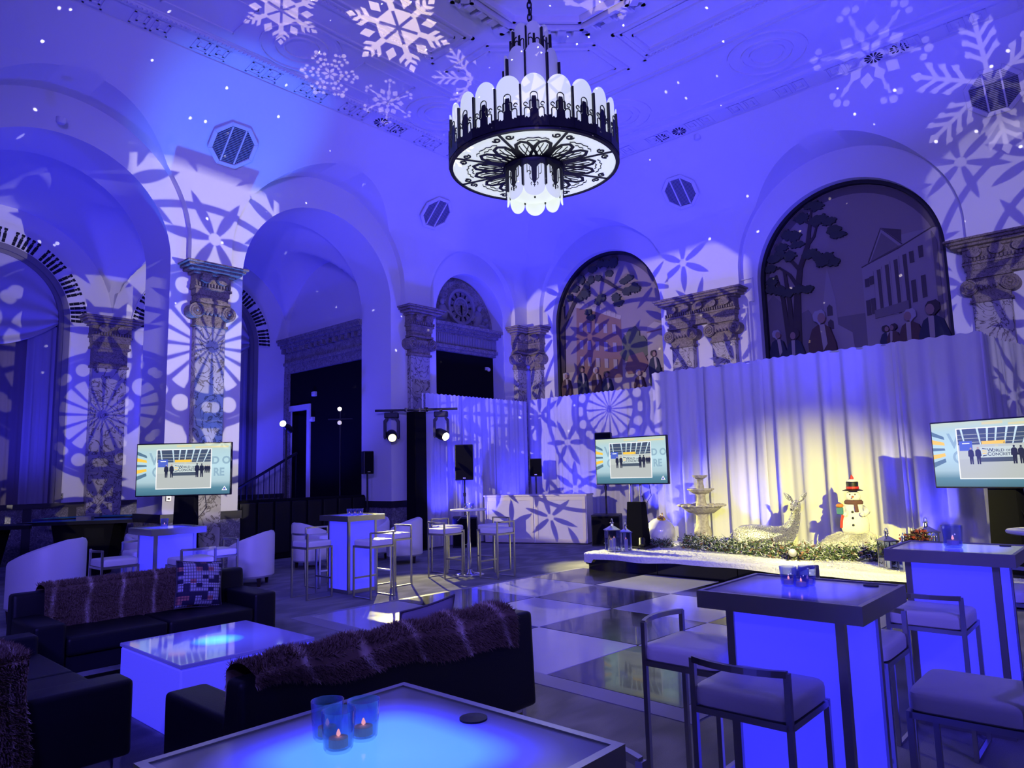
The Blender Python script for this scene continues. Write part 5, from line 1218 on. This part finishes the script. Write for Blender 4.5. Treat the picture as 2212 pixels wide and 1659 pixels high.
# ------------------------------------------------------------------ giant ornament
t = thing('giant_ornament', 'giant white christmas ball ornament with gold cap beside the lanterns', 'ornament', (11.0, 6.57, SZ)); t.rotation_euler = (R_(14), R_(-12), 0)
m_pearl = mat('pearl_white', (.72, .70, .68), .22, coat=.6)
MB().ball((0, 0, .245), .25, 40, 28).build('ball', m_pearl, t, smooth=True)
MB().lathe([(.0, .47), (.07, .472), (.075, .50), (.05, .53), (.0, .54)], 20, amp=lambda a: 1+.06*math.sin(a*8)).build('cap', m_gold, t, smooth='auto')
MB().tube([(.035*math.cos(a), 0, .56+.035*math.sin(a)) for a in [2*PI*k/16 for k in range(16)]], .007, 5, close=True).build('loop', m_gold, t, smooth=True)
mb = MB(); rr = random.Random(5)
for k in range(90):
    a, b = rr.uniform(0, 2*PI), rr.gauss(0, .22)*1.4; 
    for q in range(6):
        c, e = a+.05*math.cos(q*PI/3), b+.05*math.sin(q*PI/3); r = .2515
        P = [Vector((r*math.cos(x_)*math.cos(y_), r*math.sin(x_)*math.cos(y_), .245+r*math.sin(y_))) for x_, y_ in ((a, b), (c, e), (a+.028*math.cos(q*PI/3+.35), b+.028*math.sin(q*PI/3+.35)))]
        mb.add(P, [(0, 1, 2)])
stuff(mb.build('glitter_flake', mat('glitter', (.55, .55, .6), .3, .7), t))
# ------------------------------------------------------------------ lanterns with candles
def lantern(x, y, w_, h, rz, label, ncand=1, z=SZ, roll=0.0):
    t = thing('metal_lantern', label, 'lantern', (x, y, z), rz, 'chrome lanterns with candles'); a = w_/2; b = .012
    if roll: t.rotation_euler = (roll, 0, rz)
    for sx in (-1, 1):
        for sy in (-1, 1): MB().box(sx*a-b/2, sx*a+b/2, sy*a-b/2, sy*a+b/2, 0, h).build('post', m_chrome, t)
    MB().box(-a-.008, a+.008, -a-.008, a+.008, 0, .014).build('base', m_chrome, t); MB().taper((-a-.02, a+.02, -a-.02, a+.02), (-a-.02, a+.02, -a-.02, a+.02), h, h+.014).build('eave', m_chrome, t)
    MB().taper((-a-.01, a+.01, -a-.01, a+.01), (-a*.28, a*.28, -a*.28, a*.28), h+.014, h+.014+w_*.30).build('roof', m_chrome, t)
    zz = h+.014+w_*.30; MB().lathe([(a*.3, zz), (a*.24, zz+.035), (a*.36, zz+.045), (a*.3, zz+.06), (0, zz+.065)], 16).build('chimney', m_chrome, t, smooth='auto')
    MB().tube([(a*.55*math.cos(PI*k/14-.0), 0, zz+.03+a*.85*math.sin(PI*k/14)) for k in range(15)], .006, 6).build('handle', m_chrome, t, smooth=True)
    for sx, sy in ((1, 0), (-1, 0), (0, 1), (0, -1)):
        if sx: MB().box(sx*a-.0015, sx*a+.0015, -a+b/2, a-b/2, .014, h).build('pane', m_glass, t)
        else: MB().box(-a+b/2, a-b/2, sy*a-.0015, sy*a+.0015, .014, h).build('pane', m_glass, t)
    for k in range(ncand):
        cx = (k-(ncand-1)/2)*.075; hh = h*(.62-.1*k)
        c = MB().lathe([(0, .014), (.032, .014), (.032, hh), (.026, hh+.004), (0, hh-.008)], 16, (cx, cx*.4, 0)).build('candle', m_wax, t, smooth='auto')
        MB().lathe([(0, hh), (.007, hh+.008), (.003, hh+.03), (0, hh+.034)], 8, (cx, cx*.4, 0)).build('flame', m_flame, c, smooth=True)
    return t
lantern(9.95, 6.83, .20, .33, R_(50), 'wide chrome lantern at the left end of the stage', 2); lantern(10.03, 6.62, .155, .30, R_(40), 'narrow chrome lantern beside the giant white ornament', 1)
lantern(9.98, 2.66, .16, .34, R_(45), 'leftmost chrome lantern of the cluster at the stage right', 1); lantern(9.86, 2.44, .16, .30, R_(20), 'lit chrome lantern left of the farther right lit table', 1); lantern(10.32, 2.28, .20, .44, R_(35), 'tallest chrome lantern behind the farther right lit table', 1); lantern(9.85, 2.10, .15, .32, R_(60), 'chrome lantern hidden behind the farther right table post', 1)
# ------------------------------------------------------------------ flocked garland
def garland(name, label, path, w_, h, n, seed, cols=((.04, .075, .03), (.10, .15, .06), (.6, .62, .58), (.16, .08, .05)), wt=(.32, .34, .29, .05)):
    rr = random.Random(seed); t = thing(name, label, 'garland', path[0]); o0 = Vector(path[0]); P = [Vector(p)-o0 for p in path]
    MB().tube([tuple(p+Vector((0, 0, h*.35))) for p in P], .02, 6).build('stem', m_wood, t)
    ms = [mat('needles_%d_%s' % (i, name), c, .8) for i, c in enumerate(cols)]
    for m, wq, nmq in zip(ms, wt, ('needles', 'needles_light', 'snow_tips', 'cones')):
        mb = MB()
        for _ in range(int(n*wq)):
            q = rr.random()*(len(P)-1); i = min(int(q), len(P)-2); c = P[i].lerp(P[i+1], q-i)
            off = Vector((rr.gauss(0, w_*.42), rr.gauss(0, w_*.42), abs(rr.gauss(h*.35, h*.28)))); p = c+off
            d = Vector((rr.gauss(0, 1), rr.gauss(0, 1), rr.uniform(-.1, 1))).normalized()*rr.uniform(.03, .07); s = d.cross(Vector((rr.gauss(0, 1), rr.gauss(0, 1), rr.gauss(0, 1)))).normalized()*(.007 if nmq != 'cones' else .02)
            p.z = max(p.z, .012); q2 = p+d; q2.z = max(q2.z, .008)
            mb.add([p-s, p+s, q2+s*.4, q2-s*.4], [(0, 1, 2, 3)])
        stuff(mb.build(nmq, m, t))
    return t
garland('pine_garland', 'long snow-flocked pine garland running in front of the deer', [(11.0, 6.05, SZ), (10.75, 5.45, SZ), (10.55, 4.85, SZ), (10.40, 4.3, SZ), (10.42, 3.7, SZ), (10.70, 3.1, SZ), (10.75, 2.9, SZ)], .16, .20, 15000, 21)
garland('pine_garland', 'small flocked pine cluster around the giant ornament base', [(10.80, 6.72, SZ), (10.74, 6.50, SZ), (10.84, 6.30, SZ)], .09, .13, 3500, 22, ((.02, .02, .03), (.04, .05, .06), (.40, .40, .48), (.03, .02, .02)))
garland('berry_spray', 'dark berry spray with red leaves among the right stage lanterns', [(10.05, 2.70, SZ+.0), (10.12, 2.5, SZ+.22), (10.15, 2.3, SZ+.34), (10.0, 2.15, SZ+.05)], .07, .14, 3500, 23, ((.012, .01, .012), (.06, .01, .015), (.25, .24, .26), (.16, .015, .02)), (.5, .25, .1, .15))
# ------------------------------------------------------------------ glitter deer
m_glit = mat('mirror_glitter', (.60, .58, .55), .32, .75); _v = tex(m_glit.node_tree, 'ShaderNodeTexVoronoi', 70); bump(m_glit, _v.outputs['Distance'], 1.0, .03)
base_from(m_glit, ramp(m_glit.node_tree, _v.outputs['Distance'], ((.1, (.95, .93, .90)), (.55, (.62, .60, .60)), (.9, (.22, .22, .24)))))
dr = thing('deer_figure', 'silver glitter deer lying behind the garland with raised head', 'deer', (11.2, 4.78, SZ), -PI/2)
mb = MB()
def oval(c, t_, rw_, rh, n=18):
    t_ = Vector(t_).normalized(); side = Vector((0, 1, 0)) if abs(t_.y) < .9 else Vector((1, 0, 0)); side = (side-t_*side.dot(t_)).normalized(); up = side.cross(t_)*-1
    return [tuple(Vector(c)+side*rw_*math.cos(2*PI*k/n)+up*rh*math.sin(2*PI*k/n)) for k in range(n)]
sp = [((-.50, 0, .17), (1, 0, .2), .03, .04), ((-.47, 0, .19), (1, 0, .1), .11, .12), ((-.36, 0, .20), (1, 0, .05), .17, .175), ((-.18, 0, .205), (1, 0, 0), .185, .195), ((.02, 0, .20), (1, 0, 0), .175, .185), ((.20, 0, .20), (1, 0, .15), .16, .18), ((.34, 0, .24), (1, 0, .55), .135, .165), ((.43, 0, .33), (.7, 0, 1), .10, .125), ((.49, 0, .44), (.35, 0, 1), .075, .092), ((.525, 0, .55), (.2, 0, 1), .064, .075), ((.54, 0, .64), (.1, 0, 1), .062, .068), ((.545, -.01, .70), (0, -.1, 1), .066, .072), ((.545, -.015, .755), (0, -.15, 1), .056, .06), ((.545, -.02, .785), (0, -.2, 1), .02, .02)]
mb.loft([oval(*q) for q in sp])
hd = [((.545, .06, .73), .03), ((.545, .03, .725), .062), ((.545, -.03, .715), .066), ((.545, -.09, .695), .052), ((.545, -.15, .672), .038), ((.545, -.19, .655), .032), ((.545, -.205, .65), .014)]
mb.loft([[(c[0]+r*math.cos(2*PI*k/14)*.95, c[1]-r*.2*math.sin(2*PI*k/14), c[2]+r*1.05*math.sin(2*PI*k/14)) for k in range(14)] for c, r in hd])
for s in (-1, 1):   # folded legs
    mb.tube([(.26, s*.13, .10), (.40, s*.15, .05), (.20, s*.17, .035), (.08, s*.17, .03)], [.05, .04, .03, .022], 8); mb.tube([(-.30, s*.15, .12), (-.10, s*.19, .07), (-.30, s*.20, .04), (-.42, s*.2, .03)], [.09, .06, .03, .022], 8)
mb.tube([(-.49, 0, .24), (-.55, 0, .22), (-.58, 0, .17)], [.03, .025, .008], 8)
mb.build('body', m_glit, dr, smooth=True)
for s in (-1, 1):
    R9 = []
    for k in range(8):
        q = k/7; c = Vector((.545+s*(.05+.13*q), .0, .77+.13*q)); wv = .036*math.sin(PI*min(1, q*.86+.12))+.003
        R9.append([tuple(c+Vector((s*-.65, 0, .75))*wv*math.cos(2*PI*j/8)+Vector((0, 1, 0))*wv*.35*math.sin(2*PI*j/8)) for j in range(8)])
    mb = MB(); mb.loft(R9); mb.build('ear', m_glit, dr, smooth=True)
    MB().ball((.545+s*.05, -.075, .73), .011, 8, 6).build('eye', m_blackp, dr)
MB().ball((.545, -.208, .655), (.016, .012, .013), 8, 6).build('nose', m_blackp, dr)
# ------------------------------------------------------------------ fur mound and snowman
def mnd(u, v):
    a = u*2*PI; q = v*PI/2; w_ = 1+.10*math.sin(3*a+1)+.06*math.sin(7*a)
    return (11.12+.30*w_*math.cos(a)*math.cos(q), 3.36+.52*w_*math.sin(a)*math.cos(q), SZ+.33*math.sin(q)**.8*(1+.06*math.sin(5*a)))
o = fur('snow_mound', 'white fluffy fur mound under the snowman', mnd, 40, 14, 16000, .035, ((0, (.62, .60, .56)), (1, (.78, .76, .72))), 31, 1); o['category'] = 'mound'; del o['group']
sn = thing('snowman_figurine', 'snowman figurine in black top hat and scarf on the fur mound', 'figurine', (11.14, 3.37, SZ+.31), R_(192)); sn.scale = (1.08,)*3
m_sw = mat('snowman_white', (.74, .72, .68), .8); _n = tex(m_sw.node_tree, 'ShaderNodeTexNoise', 60, Detail=6.0); bump(m_sw, _n.outputs[0], .6, .02)
MB().lathe([(.0, 0), (.14, .0), (.17, .05), (.175, .14), (.155, .25), (.12, .33), (.115, .37), (.10, .42), (.06, .45)], 28).build('body', m_sw, sn, smooth=True)
MB().ball((0, 0, .50), (.092, .092, .085), 20, 14).build('head', m_sw, sn, smooth=True)
MB().lathe([(.0, .57), (.125, .575), (.13, .585), (.08, .60), (.072, .60), (.078, .69), (.07, .70), (.0, .70)], 24).build('hat', m_blackp, sn, smooth='auto'); MB().lathe([(.076, .60), (.080, .605), (.081, .63), (.077, .635)], 24, cap=False).build('hat_band', m_red, sn)
MB().ball((0, 0, .705), (.07, .07, .03), 14, 8).build('hat_snow', m_sw, sn, smooth=True); MB().lathe([(0, .72), (.022, .725), (.025, .75), (.006, .79), (0, .80)], 12).build('hat_bird', m_red, sn, smooth=True)
MB().tube([(.085, -.0, .50), (.15, .01, .49)], [.016, .004], 8).build('nose', mat('carrot', (.6, .18, .05), .6), sn, smooth=True)
m_scarf = mat('dark_scarf', (.10, .04, .04), .85)
MB().lathe([(.09, .385), (.115, .40), (.12, .43), (.10, .455), (.08, .45)], 24, cap=False).build('scarf', m_scarf, sn, smooth=True)
MB().tube([(.11, .03, .41), (.135, .04, .36), (.15, .045, .30)], .026, 6, flat=.5).build('scarf_end', m_scarf, sn)
for z, x in ((.30, .142), (.22, .165), (.13, .178)): MB().ball((x, -.01, z), .016, 8, 6).build('button', m_blackp, sn)
for s in (-1, 1):
    MB().tube([(.0, s*.10, .35), (.06, s*.16, .30), (.13, s*.12, .27)], [.04, .042, .035], 8).build('arm', m_sw, sn, smooth=True); MB().ball((.155, s*.105, .27), .032, 10, 8).build('mitten', m_sw, sn, smooth=True)
    MB().ball((.083, s*.032, .53), .010, 8, 6).build('eye', m_blackp, sn)
MB().box(.13, .20, -.20, -.12, .27, .36).build('gift_box', mat('teal_gift', (.03, .14, .17), .5), sn, bev=.006); MB().ball((.165, -.16, .385), (.05, .05, .03), 10, 6).build('gift_bow', mat('orange_bow', (.45, .16, .03), .6), sn)
MB().tube([(.16, -.13, .26), (.17, -.15, .18), (.165, -.16, .09)], .018, 6).build('candy_cane', m_red, sn)
# ------------------------------------------------------------------ LED cans on the stage
def led(x, y, z, rz, tilt, label, lens, power=0, col=BLUE):
    t = thing('led_uplight', label, 'light', (x, y, z), rz, 'small LED spotlights on the stage')
    MB().tube([(0, -.06, 0), (0, -.06, .09), (0, .06, .09), (0, .06, 0)], .007, 6).build('bracket', m_blackp, t)
    for s in (-1, 1): MB().box(-.07, .07, s*.075-.012, s*.075+.012, 0, .012).build('foot', m_blackp, t)
    b = MB().lathe([(.0, -.09), (.042, -.09), (.05, -.06), (.052, .05), (.056, .07), (.05, .07)], 20).build('barrel', m_blackp, t, smooth='auto'); b.location = (0, 0, .10); b.rotation_euler = (0, tilt, 0)
    l = MB().lathe([(.0, .062), (.046, .06), (.046, .055), (0, .055)], 20).build('lens', lens, b)
    return t
m_ledb = mat('lens_blue', (.1, .1, .3), .1, emis=(.06, .08, 1), estr=4); m_ledw = mat('lens_white', (1, 1, .9), .1, emis=(1, .95, .55), estr=30)
led(10.45, 6.58, SZ, R_(30), R_(55), 'black LED can aimed at the giant ornament', m_ledb); led(11.15, 6.12, SZ, R_(0), R_(40), 'black LED can at the fountain foot', m_ledb); led(10.16, 3.94, SZ, R_(201), R_(80), 'bright yellow-white LED can glaring in the garland', m_ledw)
spot('ornament_uplight', (10.52, 6.62, .40), (10.82, 6.42, .60), 5, (.10, .12, 1), 40, .5, .03); point('garland_glare', (10.0, 3.88, .46), 6, WARM, .03)
# ------------------------------------------------------------------ screens
def em(name, c, s=1.0): return mat('screen_'+name, (.02, .02, .02), .25, emis=c, estr=s)
SC = {k: em(k, c) for k, c in dict(pale=(.52, .72, .80), teal=(.10, .26, .34), navy=(.10, .20, .30), blur=(.30, .47, .58), yellow=(1.0, .62, .06), white=(1, 1, 1), grey=(.55, .60, .56), floor=(.50, .54, .52), dark=(.03, .05, .09), roof=(.06, .09, .15), beam=(.62, .80, .90), sign=(.62, .72, .70), base=(.07, .10, .14), person=(.015, .02, .045), blue=(.08, .14, .62), skin=(.5, .35, .3), pyel=(.75, .70, .40)).items()}
m_scrbg = em('bg', (.5, .7, .8)); _nt = m_scrbg.node_tree; _tc = _nt.nodes.new('ShaderNodeTexCoord'); _s = _nt.nodes.new('ShaderNodeSeparateXYZ'); _nt.links.new(_tc.outputs['Object'], _s.inputs[0])
_nt.links.new(ramp(_nt, (X(_nt, _s.outputs[2])/.8+.5).v, ((0, (.06, .17, .24)), (.14, (.10, .26, .34)), (.26, (.42, .60, .66)), (.55, (.52, .76, .84)), (.85, (.48, .68, .72)), (1, (.60, .70, .52)))), _nt.nodes['Principled BSDF'].inputs['Emission Color'])
def screen(cx, cy, zc, rz, z0, label, standlabel, skirt=True):
    W, Hh = 1.45, .815; t = thing('television', label, 'television', (cx, cy, zc), rz, 'large screens on stands')
    MB().box(-W/2, W/2, -.012, .05, -Hh/2, Hh/2).build('bezel', m_blackp, t, bev=.006); MB().box(-W/2+.25, W/2-.25, .05, .09, -Hh/2+.1, Hh/2-.2).build('rear_housing', m_blackp, t)
    sw, sh = W-.03, Hh-.035; scr = MB().box(-sw/2, sw/2, -.0135, -.010, -sh/2, sh/2).build('display', m_scrbg, t)
    U = lambda u, v: (-sw/2+u*sw, sh/2-v*sh); lv = [0]
    def pg(name, pts, m):
        lv[0] += 1; MB().prism([U(*p) for p in pts], -.0138-.00012*lv[0], -.013, 'y').build(name, m, scr)
    def rect(name, u0, v0, u1, v1, m): pg(name, [(u0, v0), (u1, v0), (u1, v1), (u0, v1)], m)
    def words(txt, u, v, size, m, sx=1.0, bold=0.0):
        lv[0] += 1; o = obj('lettering', text_mesh(txt, size, .0001, 'LEFT', (sx, 1), bold), m, scr); x, z = U(u, v); o.location = (x, -.0138-.00012*lv[0], z); o.rotation_euler = (PI/2, 0, 0)
    # enlarged soft backdrop of the same sign
    for k, (va, vb, c) in enumerate(((.13, .20, 'navy'), (.26, .33, 'yellow'), (.39, .44, 'navy'), (.50, .57, 'yellow'), (.62, .70, 'navy'))):
        ym = .42; pg('sunray', [(0, va), (.10, va+(ym-va)*.30), (.105, vb+(ym-vb)*.30), (0, vb)], SC[c])
    words('W', .13, .40, .26, SC['blur'], 1, .004); words('D O', .80, .40, .155, SC['blur'], 1, .006); words('C', .16, .64, .22, SC['blur'], 1, .004); words('RE', .82, .64, .17, SC['blur'], .9, .006)
    rect('banner_blur', .42, .02, .58, .06, SC['pyel']); rect('banner_blur', .62, .05, .98, .085, SC['pyel'])
    # inset photograph
    rect('photo_border', .205, .10, .80, .885, SC['white']); rect('photo_roof', .215, .115, .79, .40, SC['roof'])
    for a, b in ((.24, .27), (.37, .395), (.45, .44), (.52, .50), (.60, .57), (.67, .63), (.76, .70)): pg('photo_beam', [(a, .115), (a+.017, .115), (b+.008, .40), (b, .40)], SC['beam'])
    for v in (.20, .26, .32): rect('photo_truss', .215, v, .79, v+.006, SC['grey'])
    rect('photo_back_wall', .215, .36, .79, .60, SC['grey']); rect('photo_booth', .225, .30, .33, .45, SC['blue']); rect('photo_booth_text', .25, .33, .31, .345, SC['white'])
    rect('photo_floor', .215, .58, .79, .87, SC['floor'])
    rect('photo_banner', .405, .31, .585, .36, SC['yellow']); rect('photo_sign', .39, .40, .66, .56, SC['sign']); rect('photo_plinth', .385, .56, .66, .625, SC['base'])
    for k in range(4): pg('photo_sunray', [(.405, .415+k*.038), (.44, .43+k*.030), (.44, .44+k*.030), (.405, .43+k*.038)], SC['yellow' if k in (1, 2) else 'dark'])
    words('W', .443, .478, .062, SC['dark'], 1, .0007); words('ORLD', .478, .478, .048, SC['dark'], 1.05, .0007); words('OF', .585, .478, .036, SC['dark'], 1, .0005); words('C', .443, .535, .062, SC['dark'], 1, .0007); words('ONCRETE', .474, .535, .048, SC['dark'], 1.05, .0007)
    words('50', .505, .40, .035, SC['pyel'], 1, .0005); words('A', .57, .353, .03, SC['dark'])
    for u, s in ((.315, 1.0), (.372, 1.02), (.645, 1.06), (.695, 1.04), (.735, .6), (.755, .6), (.775, .6)):
        v = .66 if s > .9 else .58; h = .26*s
        pg('photo_person', [(u-.012*s, v), (u-.002, v), (u, v-h*.38), (u+.004, v), (u+.014*s, v), (u+.016*s, v-h*.45), (u+.024*s, v-h*.48), (u+.020*s, v-h*.78), (u+.008*s, v-h*.86), (u-.008*s, v-h*.86), (u-.022*s, v-h*.78), (u-.024*s, v-h*.48), (u-.015*s, v-h*.45)], SC['person'])
        pg('photo_head', [(u+.008*s*math.cos(2*PI*k/8), v-h*.93+.016*s*math.sin(2*PI*k/8)) for k in range(8)], SC['skin'] if s < 1.03 else SC['person'])
    pg('logo_triangle', [(.915, .93), (.975, .93), (.945, .845)], SC['white']); pg('logo_triangle_inner', [(.928, .918), (.962, .918), (.945, .868)], SC['blue'])
    s = thing('screen_stand', standlabel, 'stand', (cx, cy, z0), rz, 'screen stands'); hz = zc-z0
    for x in (-.10, .10): MB().cyl((x, .12, .02), (x, .12, hz+.15), .025, 10).build('pole', m_steel, s)
    MB().box(-.25, .25, .09, .115, hz-.2, hz+.2).build('mount_plate', m_blackp, s)
    MB().box(-.28, .28, -.08, .32, 0, .03).build('base_plate', m_blackp, s, bev=.008)
    if skirt: MB().taper((-.17, .17, .0, .26), (-.14, .14, .05, .2), .03, hz*(.52 if skirt is True else skirt)).build('skirt', m_black, s)
    MB().tube([(.3, .06, hz-.35), (.33, .08, hz-.6), (.2, .10, hz-.75), (.12, .12, hz-.6)], .006, 5).build('cable', m_blackp, s)
screen(4.755, 11.2, 1.795, R_(-45.6), 0, 'flat screen in front of the left pier column', 'stand under the left flat screen', .98)
screen(10.46, 6.74, 1.77, R_(-90), SZ, 'flat screen at the left end of the stage', 'stand under the flat screen at the stage left end')
screen(9.97, 1.40, 1.70, R_(-107.4), SZ, 'flat screen cut off at the right frame edge', 'stand under the flat screen at the right frame edge', .98)
# ------------------------------------------------------------------ bar front
A_, B_ = Vector((12.0, 11.80)), Vector((12.88, 9.50)); L_ = (B_-A_).length
t = thing('bar_counter', 'white panelled bar front catching the projected flower pattern', 'bar', (A_.x, A_.y, 0), math.atan2(B_.y-A_.y, B_.x-A_.x))
MB().box(0, L_, .0, .55, .02, 1.06).build('body', m_white, t); MB().box(-.02, L_+.02, -.03, .58, 1.06, 1.10).build('counter_top', mat('cream_laminate', (.72, .68, .56), .35), t, bev=.006)
m_cream = mat('cream_frame', (.70, .66, .52), .4)
for k in range(2):
    x0_ = k*L_/2; mb = MB()
    for q in ((x0_+.02, x0_+.09, .03, 1.05), (x0_+L_/2-.09, x0_+L_/2-.02, .03, 1.05), (x0_+.09, x0_+L_/2-.09, .97, 1.05), (x0_+.09, x0_+L_/2-.09, .03, .11)): mb.box(q[0], q[1], -.025, 0, q[2], q[3])
    mb.build('panel_frame', m_cream, t); MB().box(x0_+.09, x0_+L_/2-.09, -.010, 0, .11, .97).build('front_panel', mat('bar_panel', (.66, .65, .66), .25), t)
# ------------------------------------------------------------------ speakers
def speaker(x, y, zb, w_, d, h, rz, label, cat='speaker', pole=None, base=None, polelabel=None, sub=None, sublabel=None):
    t = thing('loudspeaker', label, 'speaker', (x, y, zb), rz, 'black loudspeakers')
    MB().taper((-w_/2, w_/2, -d/2, d/2*.8), (-w_/2, w_/2, -d/2, d/2*.8), 0, h).build('cabinet', m_blackp, t, bev=.02, seg=2); MB().box(-w_/2+.015, w_/2-.015, -d/2-.006, -d/2+.004, .02, h-.02).build('grille', m_black, t, bev=.003); MB().box(-.03, .03, -d/2-.009, -d/2-.005, .04, .06).build('badge', m_steel, t)
    if polelabel:
        p = thing('speaker_stand', polelabel, 'stand', (x, y, base or 0), rz, 'speaker poles'); hz = zb-(base or 0)
        MB().cyl((0, 0, .0), (0, 0, hz), .019, 10).build('pole', m_blackp, p); MB().lathe([(.03, hz*.55), (.032, hz*.55+.08)], 10).build('collar', m_blackp, p)
        if not base:
            for k in range(3): a = 2*PI*k/3+.5; MB().tube([(.02*math.cos(a), .02*math.sin(a), .55), (.38*math.cos(a), .38*math.sin(a), .012)], .012, 6).build('leg', m_blackp, p)
    if sub:
        q = thing('subwoofer', sublabel, 'speaker', (x, y, 0), rz, 'black subwoofers'); MB().box(-sub/2, sub/2, -.27, .27, 0, .66).build('cabinet', m_blackp, q, bev=.012); MB().box(-sub/2+.02, sub/2-.02, -.277, -.265, .03, .63).build('grille', m_black, q); MB().box(-.05, .05, -.281, -.276, .06, .075).build('badge', m_steel, q)
speaker(11.22, 11.66, 1.47, .41, .34, .80, R_(-45), 'tall black loudspeaker on a pole below the bright moving light', polelabel='pole raising the tall loudspeaker off its subwoofer', base=.66, sub=.55, sublabel='black subwoofer behind the round bar table')
speaker(13.35, 11.35, 1.50, .30, .28, .44, R_(-50), 'small black loudspeaker above the white bar', polelabel='tripod pole of the small loudspeaker behind the bar')
speaker(13.0, 9.05, 1.62, .36, .32, .82, R_(-62), 'black loudspeaker half hidden behind the stage screen', polelabel='pole rising from the subwoofer beside the bar', base=.66, sub=.62, sublabel='black subwoofer between the bar and the stage')
speaker(9.42, 12.85, 1.66, .22, .26, .50, R_(-20), 'black loudspeaker on tripod at the edge of the second arch', polelabel='tripod stand at the edge of the second arch')
# ------------------------------------------------------------------ lighting tower with moving heads
t = thing('lighting_tower', 'black cloth wrapped lighting tower with crossbar', 'lighting tower', (10.16, 12.06, 0))
MB().taper((-.16, .16, -.16, .16), (-.15, .15, -.15, .15), .02, 3.0).build('column', m_black, t); MB().box(-.22, .22, -.22, .22, 0, .025).build('base_plate', m_blackp, t)
pa, pb = Vector((9.43-10.16, 12.58-12.06, 3.03)), Vector((10.64-10.16, 11.24-12.06, 3.03))
MB().cyl(pa, pb, .026, 10).build('crossbar', m_blackp, t)
for k in (.38, .55, .62): p = pa.lerp(pb, k); MB().cbox((p.x, p.y, p.z), (.06, .06, .09)).build('clamp', m_steel if k < .6 else m_blackp, t)
def moving_head(k, aim, label, lens):
    p = pa.lerp(pb, k)+Vector((10.16, 12.06, 0)); q = thing('moving_head_light', label, 'light', (p.x, p.y, 2.42), R_(-48), 'moving head lights on the tower')
    MB().box(-.15, .15, -.09, .09, .44, .56).build('base_box', m_blackp, q, bev=.02, seg=2); MB().cyl((0, 0, .56), (0, 0, .60), .03, 8).build('clamp', m_blackp, q)
    mb = MB()
    for s in (-1, 1): mb.prism([(s*.12, .44), (s*.17, .38), (s*.17, .02), (s*.15, -.02), (s*.12, .02), (s*.12, .34), (s*.08, .40), (s*.08, .44)], -.06, .06, 'y')
    mb.build('yoke', m_blackp, q)
    hd_ = MB().lathe([(.0, -.16), (.09, -.15), (.115, -.08), (.12, .06), (.105, .15), (.095, .17)], 20).build('head', m_blackp, q, smooth='auto'); hd_.location = (0, 0, .06)
    d_ = (Vector(aim)-Vector((p.x, p.y, 2.48))); d_.rotate(Matrix.Rotation(R_(48), 3, 'Z')); hd_.rotation_euler = d_.to_track_quat('Z', 'Y').to_euler()
    MB().lathe([(0, .175), (.085, .172), (.09, .16), (0, .16)], 20).build('lens', lens, hd_, smooth='auto')
    return Vector((p.x, p.y, 2.48)), (Vector(aim)-Vector((p.x, p.y, 2.48))).normalized()
m_l1 = mat('lens_warm', (1, .9, .5), .1, emis=(1, .93, .35), estr=3.0); m_l2 = mat('lens_hot', (1, .9, .6), .1, emis=(1, .88, .5), estr=25)
c1, d1 = moving_head(.20, (6.3, 7.2, 0.2), 'left moving head light hanging from the tower bar', m_l1)
c2, d2 = moving_head(.80, (9.9, 5.6, .3), 'right moving head light glaring towards the room', m_l2)
spot('moving_head_beam', c1+d1*.22, c1+d1*3, 1500, (1, .90, .30), 15, .4, .04)
spot('moving_head_beam', c2+d2*.22, c2+d2*3, 3200, (1, .93, .30), 18, .6, .04)
spot('moving_head_beam', Vector((10.6, 11.1, 2.5)), (11.4, 5.0, .6), 1100, (1, .93, .30), 13, .6, .04)
# profile spots in the aisle
t = thing('profile_spot', 'black profile spotlight with white beam inside the second arch', 'light', (7.9, 13.62, 0)); MB().cyl((0, 0, 0), (0, 0, 2.7), .02, 8).build('pole', m_blackp, t)
b = MB().lathe([(.0, -.28), (.07, -.27), (.08, -.1), (.06, .05), (.055, .22), (.075, .24)], 16).build('barrel', m_blackp, t, smooth='auto'); b.location = (0, 0, 2.70); b.rotation_euler = (R_(78), 0, R_(-48)); MB().lathe([(0, .245), (.068, .24), (.068, .23), (0, .23)], 16).build('lens', mat('lens_cool', (.8, 1, .9), .1, emis=(.75, 1, .9), estr=3), b)
MB().cyl((0, 0, 0), (0, 0, .02), .25, 16).build('base', m_blackp, t)
t = thing('lamp_stand', 'tall black stand with two small lit lamps against the dark wall', 'light', (9.5, 14.0, 0)); MB().cyl((0, 0, 0), (0, 0, 3.2), .018, 8).build('pole', m_blackp, t); MB().cyl((0, 0, 0), (0, 0, .02), .25, 16).build('base', m_blackp, t); MB().cyl((-.2, .2, 2.95), (.2, -.2, 2.95), .015, 6).build('crossbar', m_blackp, t)
for z, s in ((3.18, 1.0), (2.86, .3)): MB().ball((-.06, -.06, z), .05, 14, 10).build('lamp', mat('lamp_%d' % int(s*10), (1, .9, .7), .2, emis=(1, .9, .7), estr=1.6*s), t, smooth=True)

# small emitters (screens, lenses, flames) need no direct light sampling
for m in bpy.data.materials:
    if m.node_tree:
        b = m.node_tree.nodes.get('Principled BSDF')
        if b and b.inputs['Emission Strength'].default_value > 0 and not m.name.startswith(('glow', 'coffee', 'frosted')): m.cycles.emission_sampling = 'NONE'
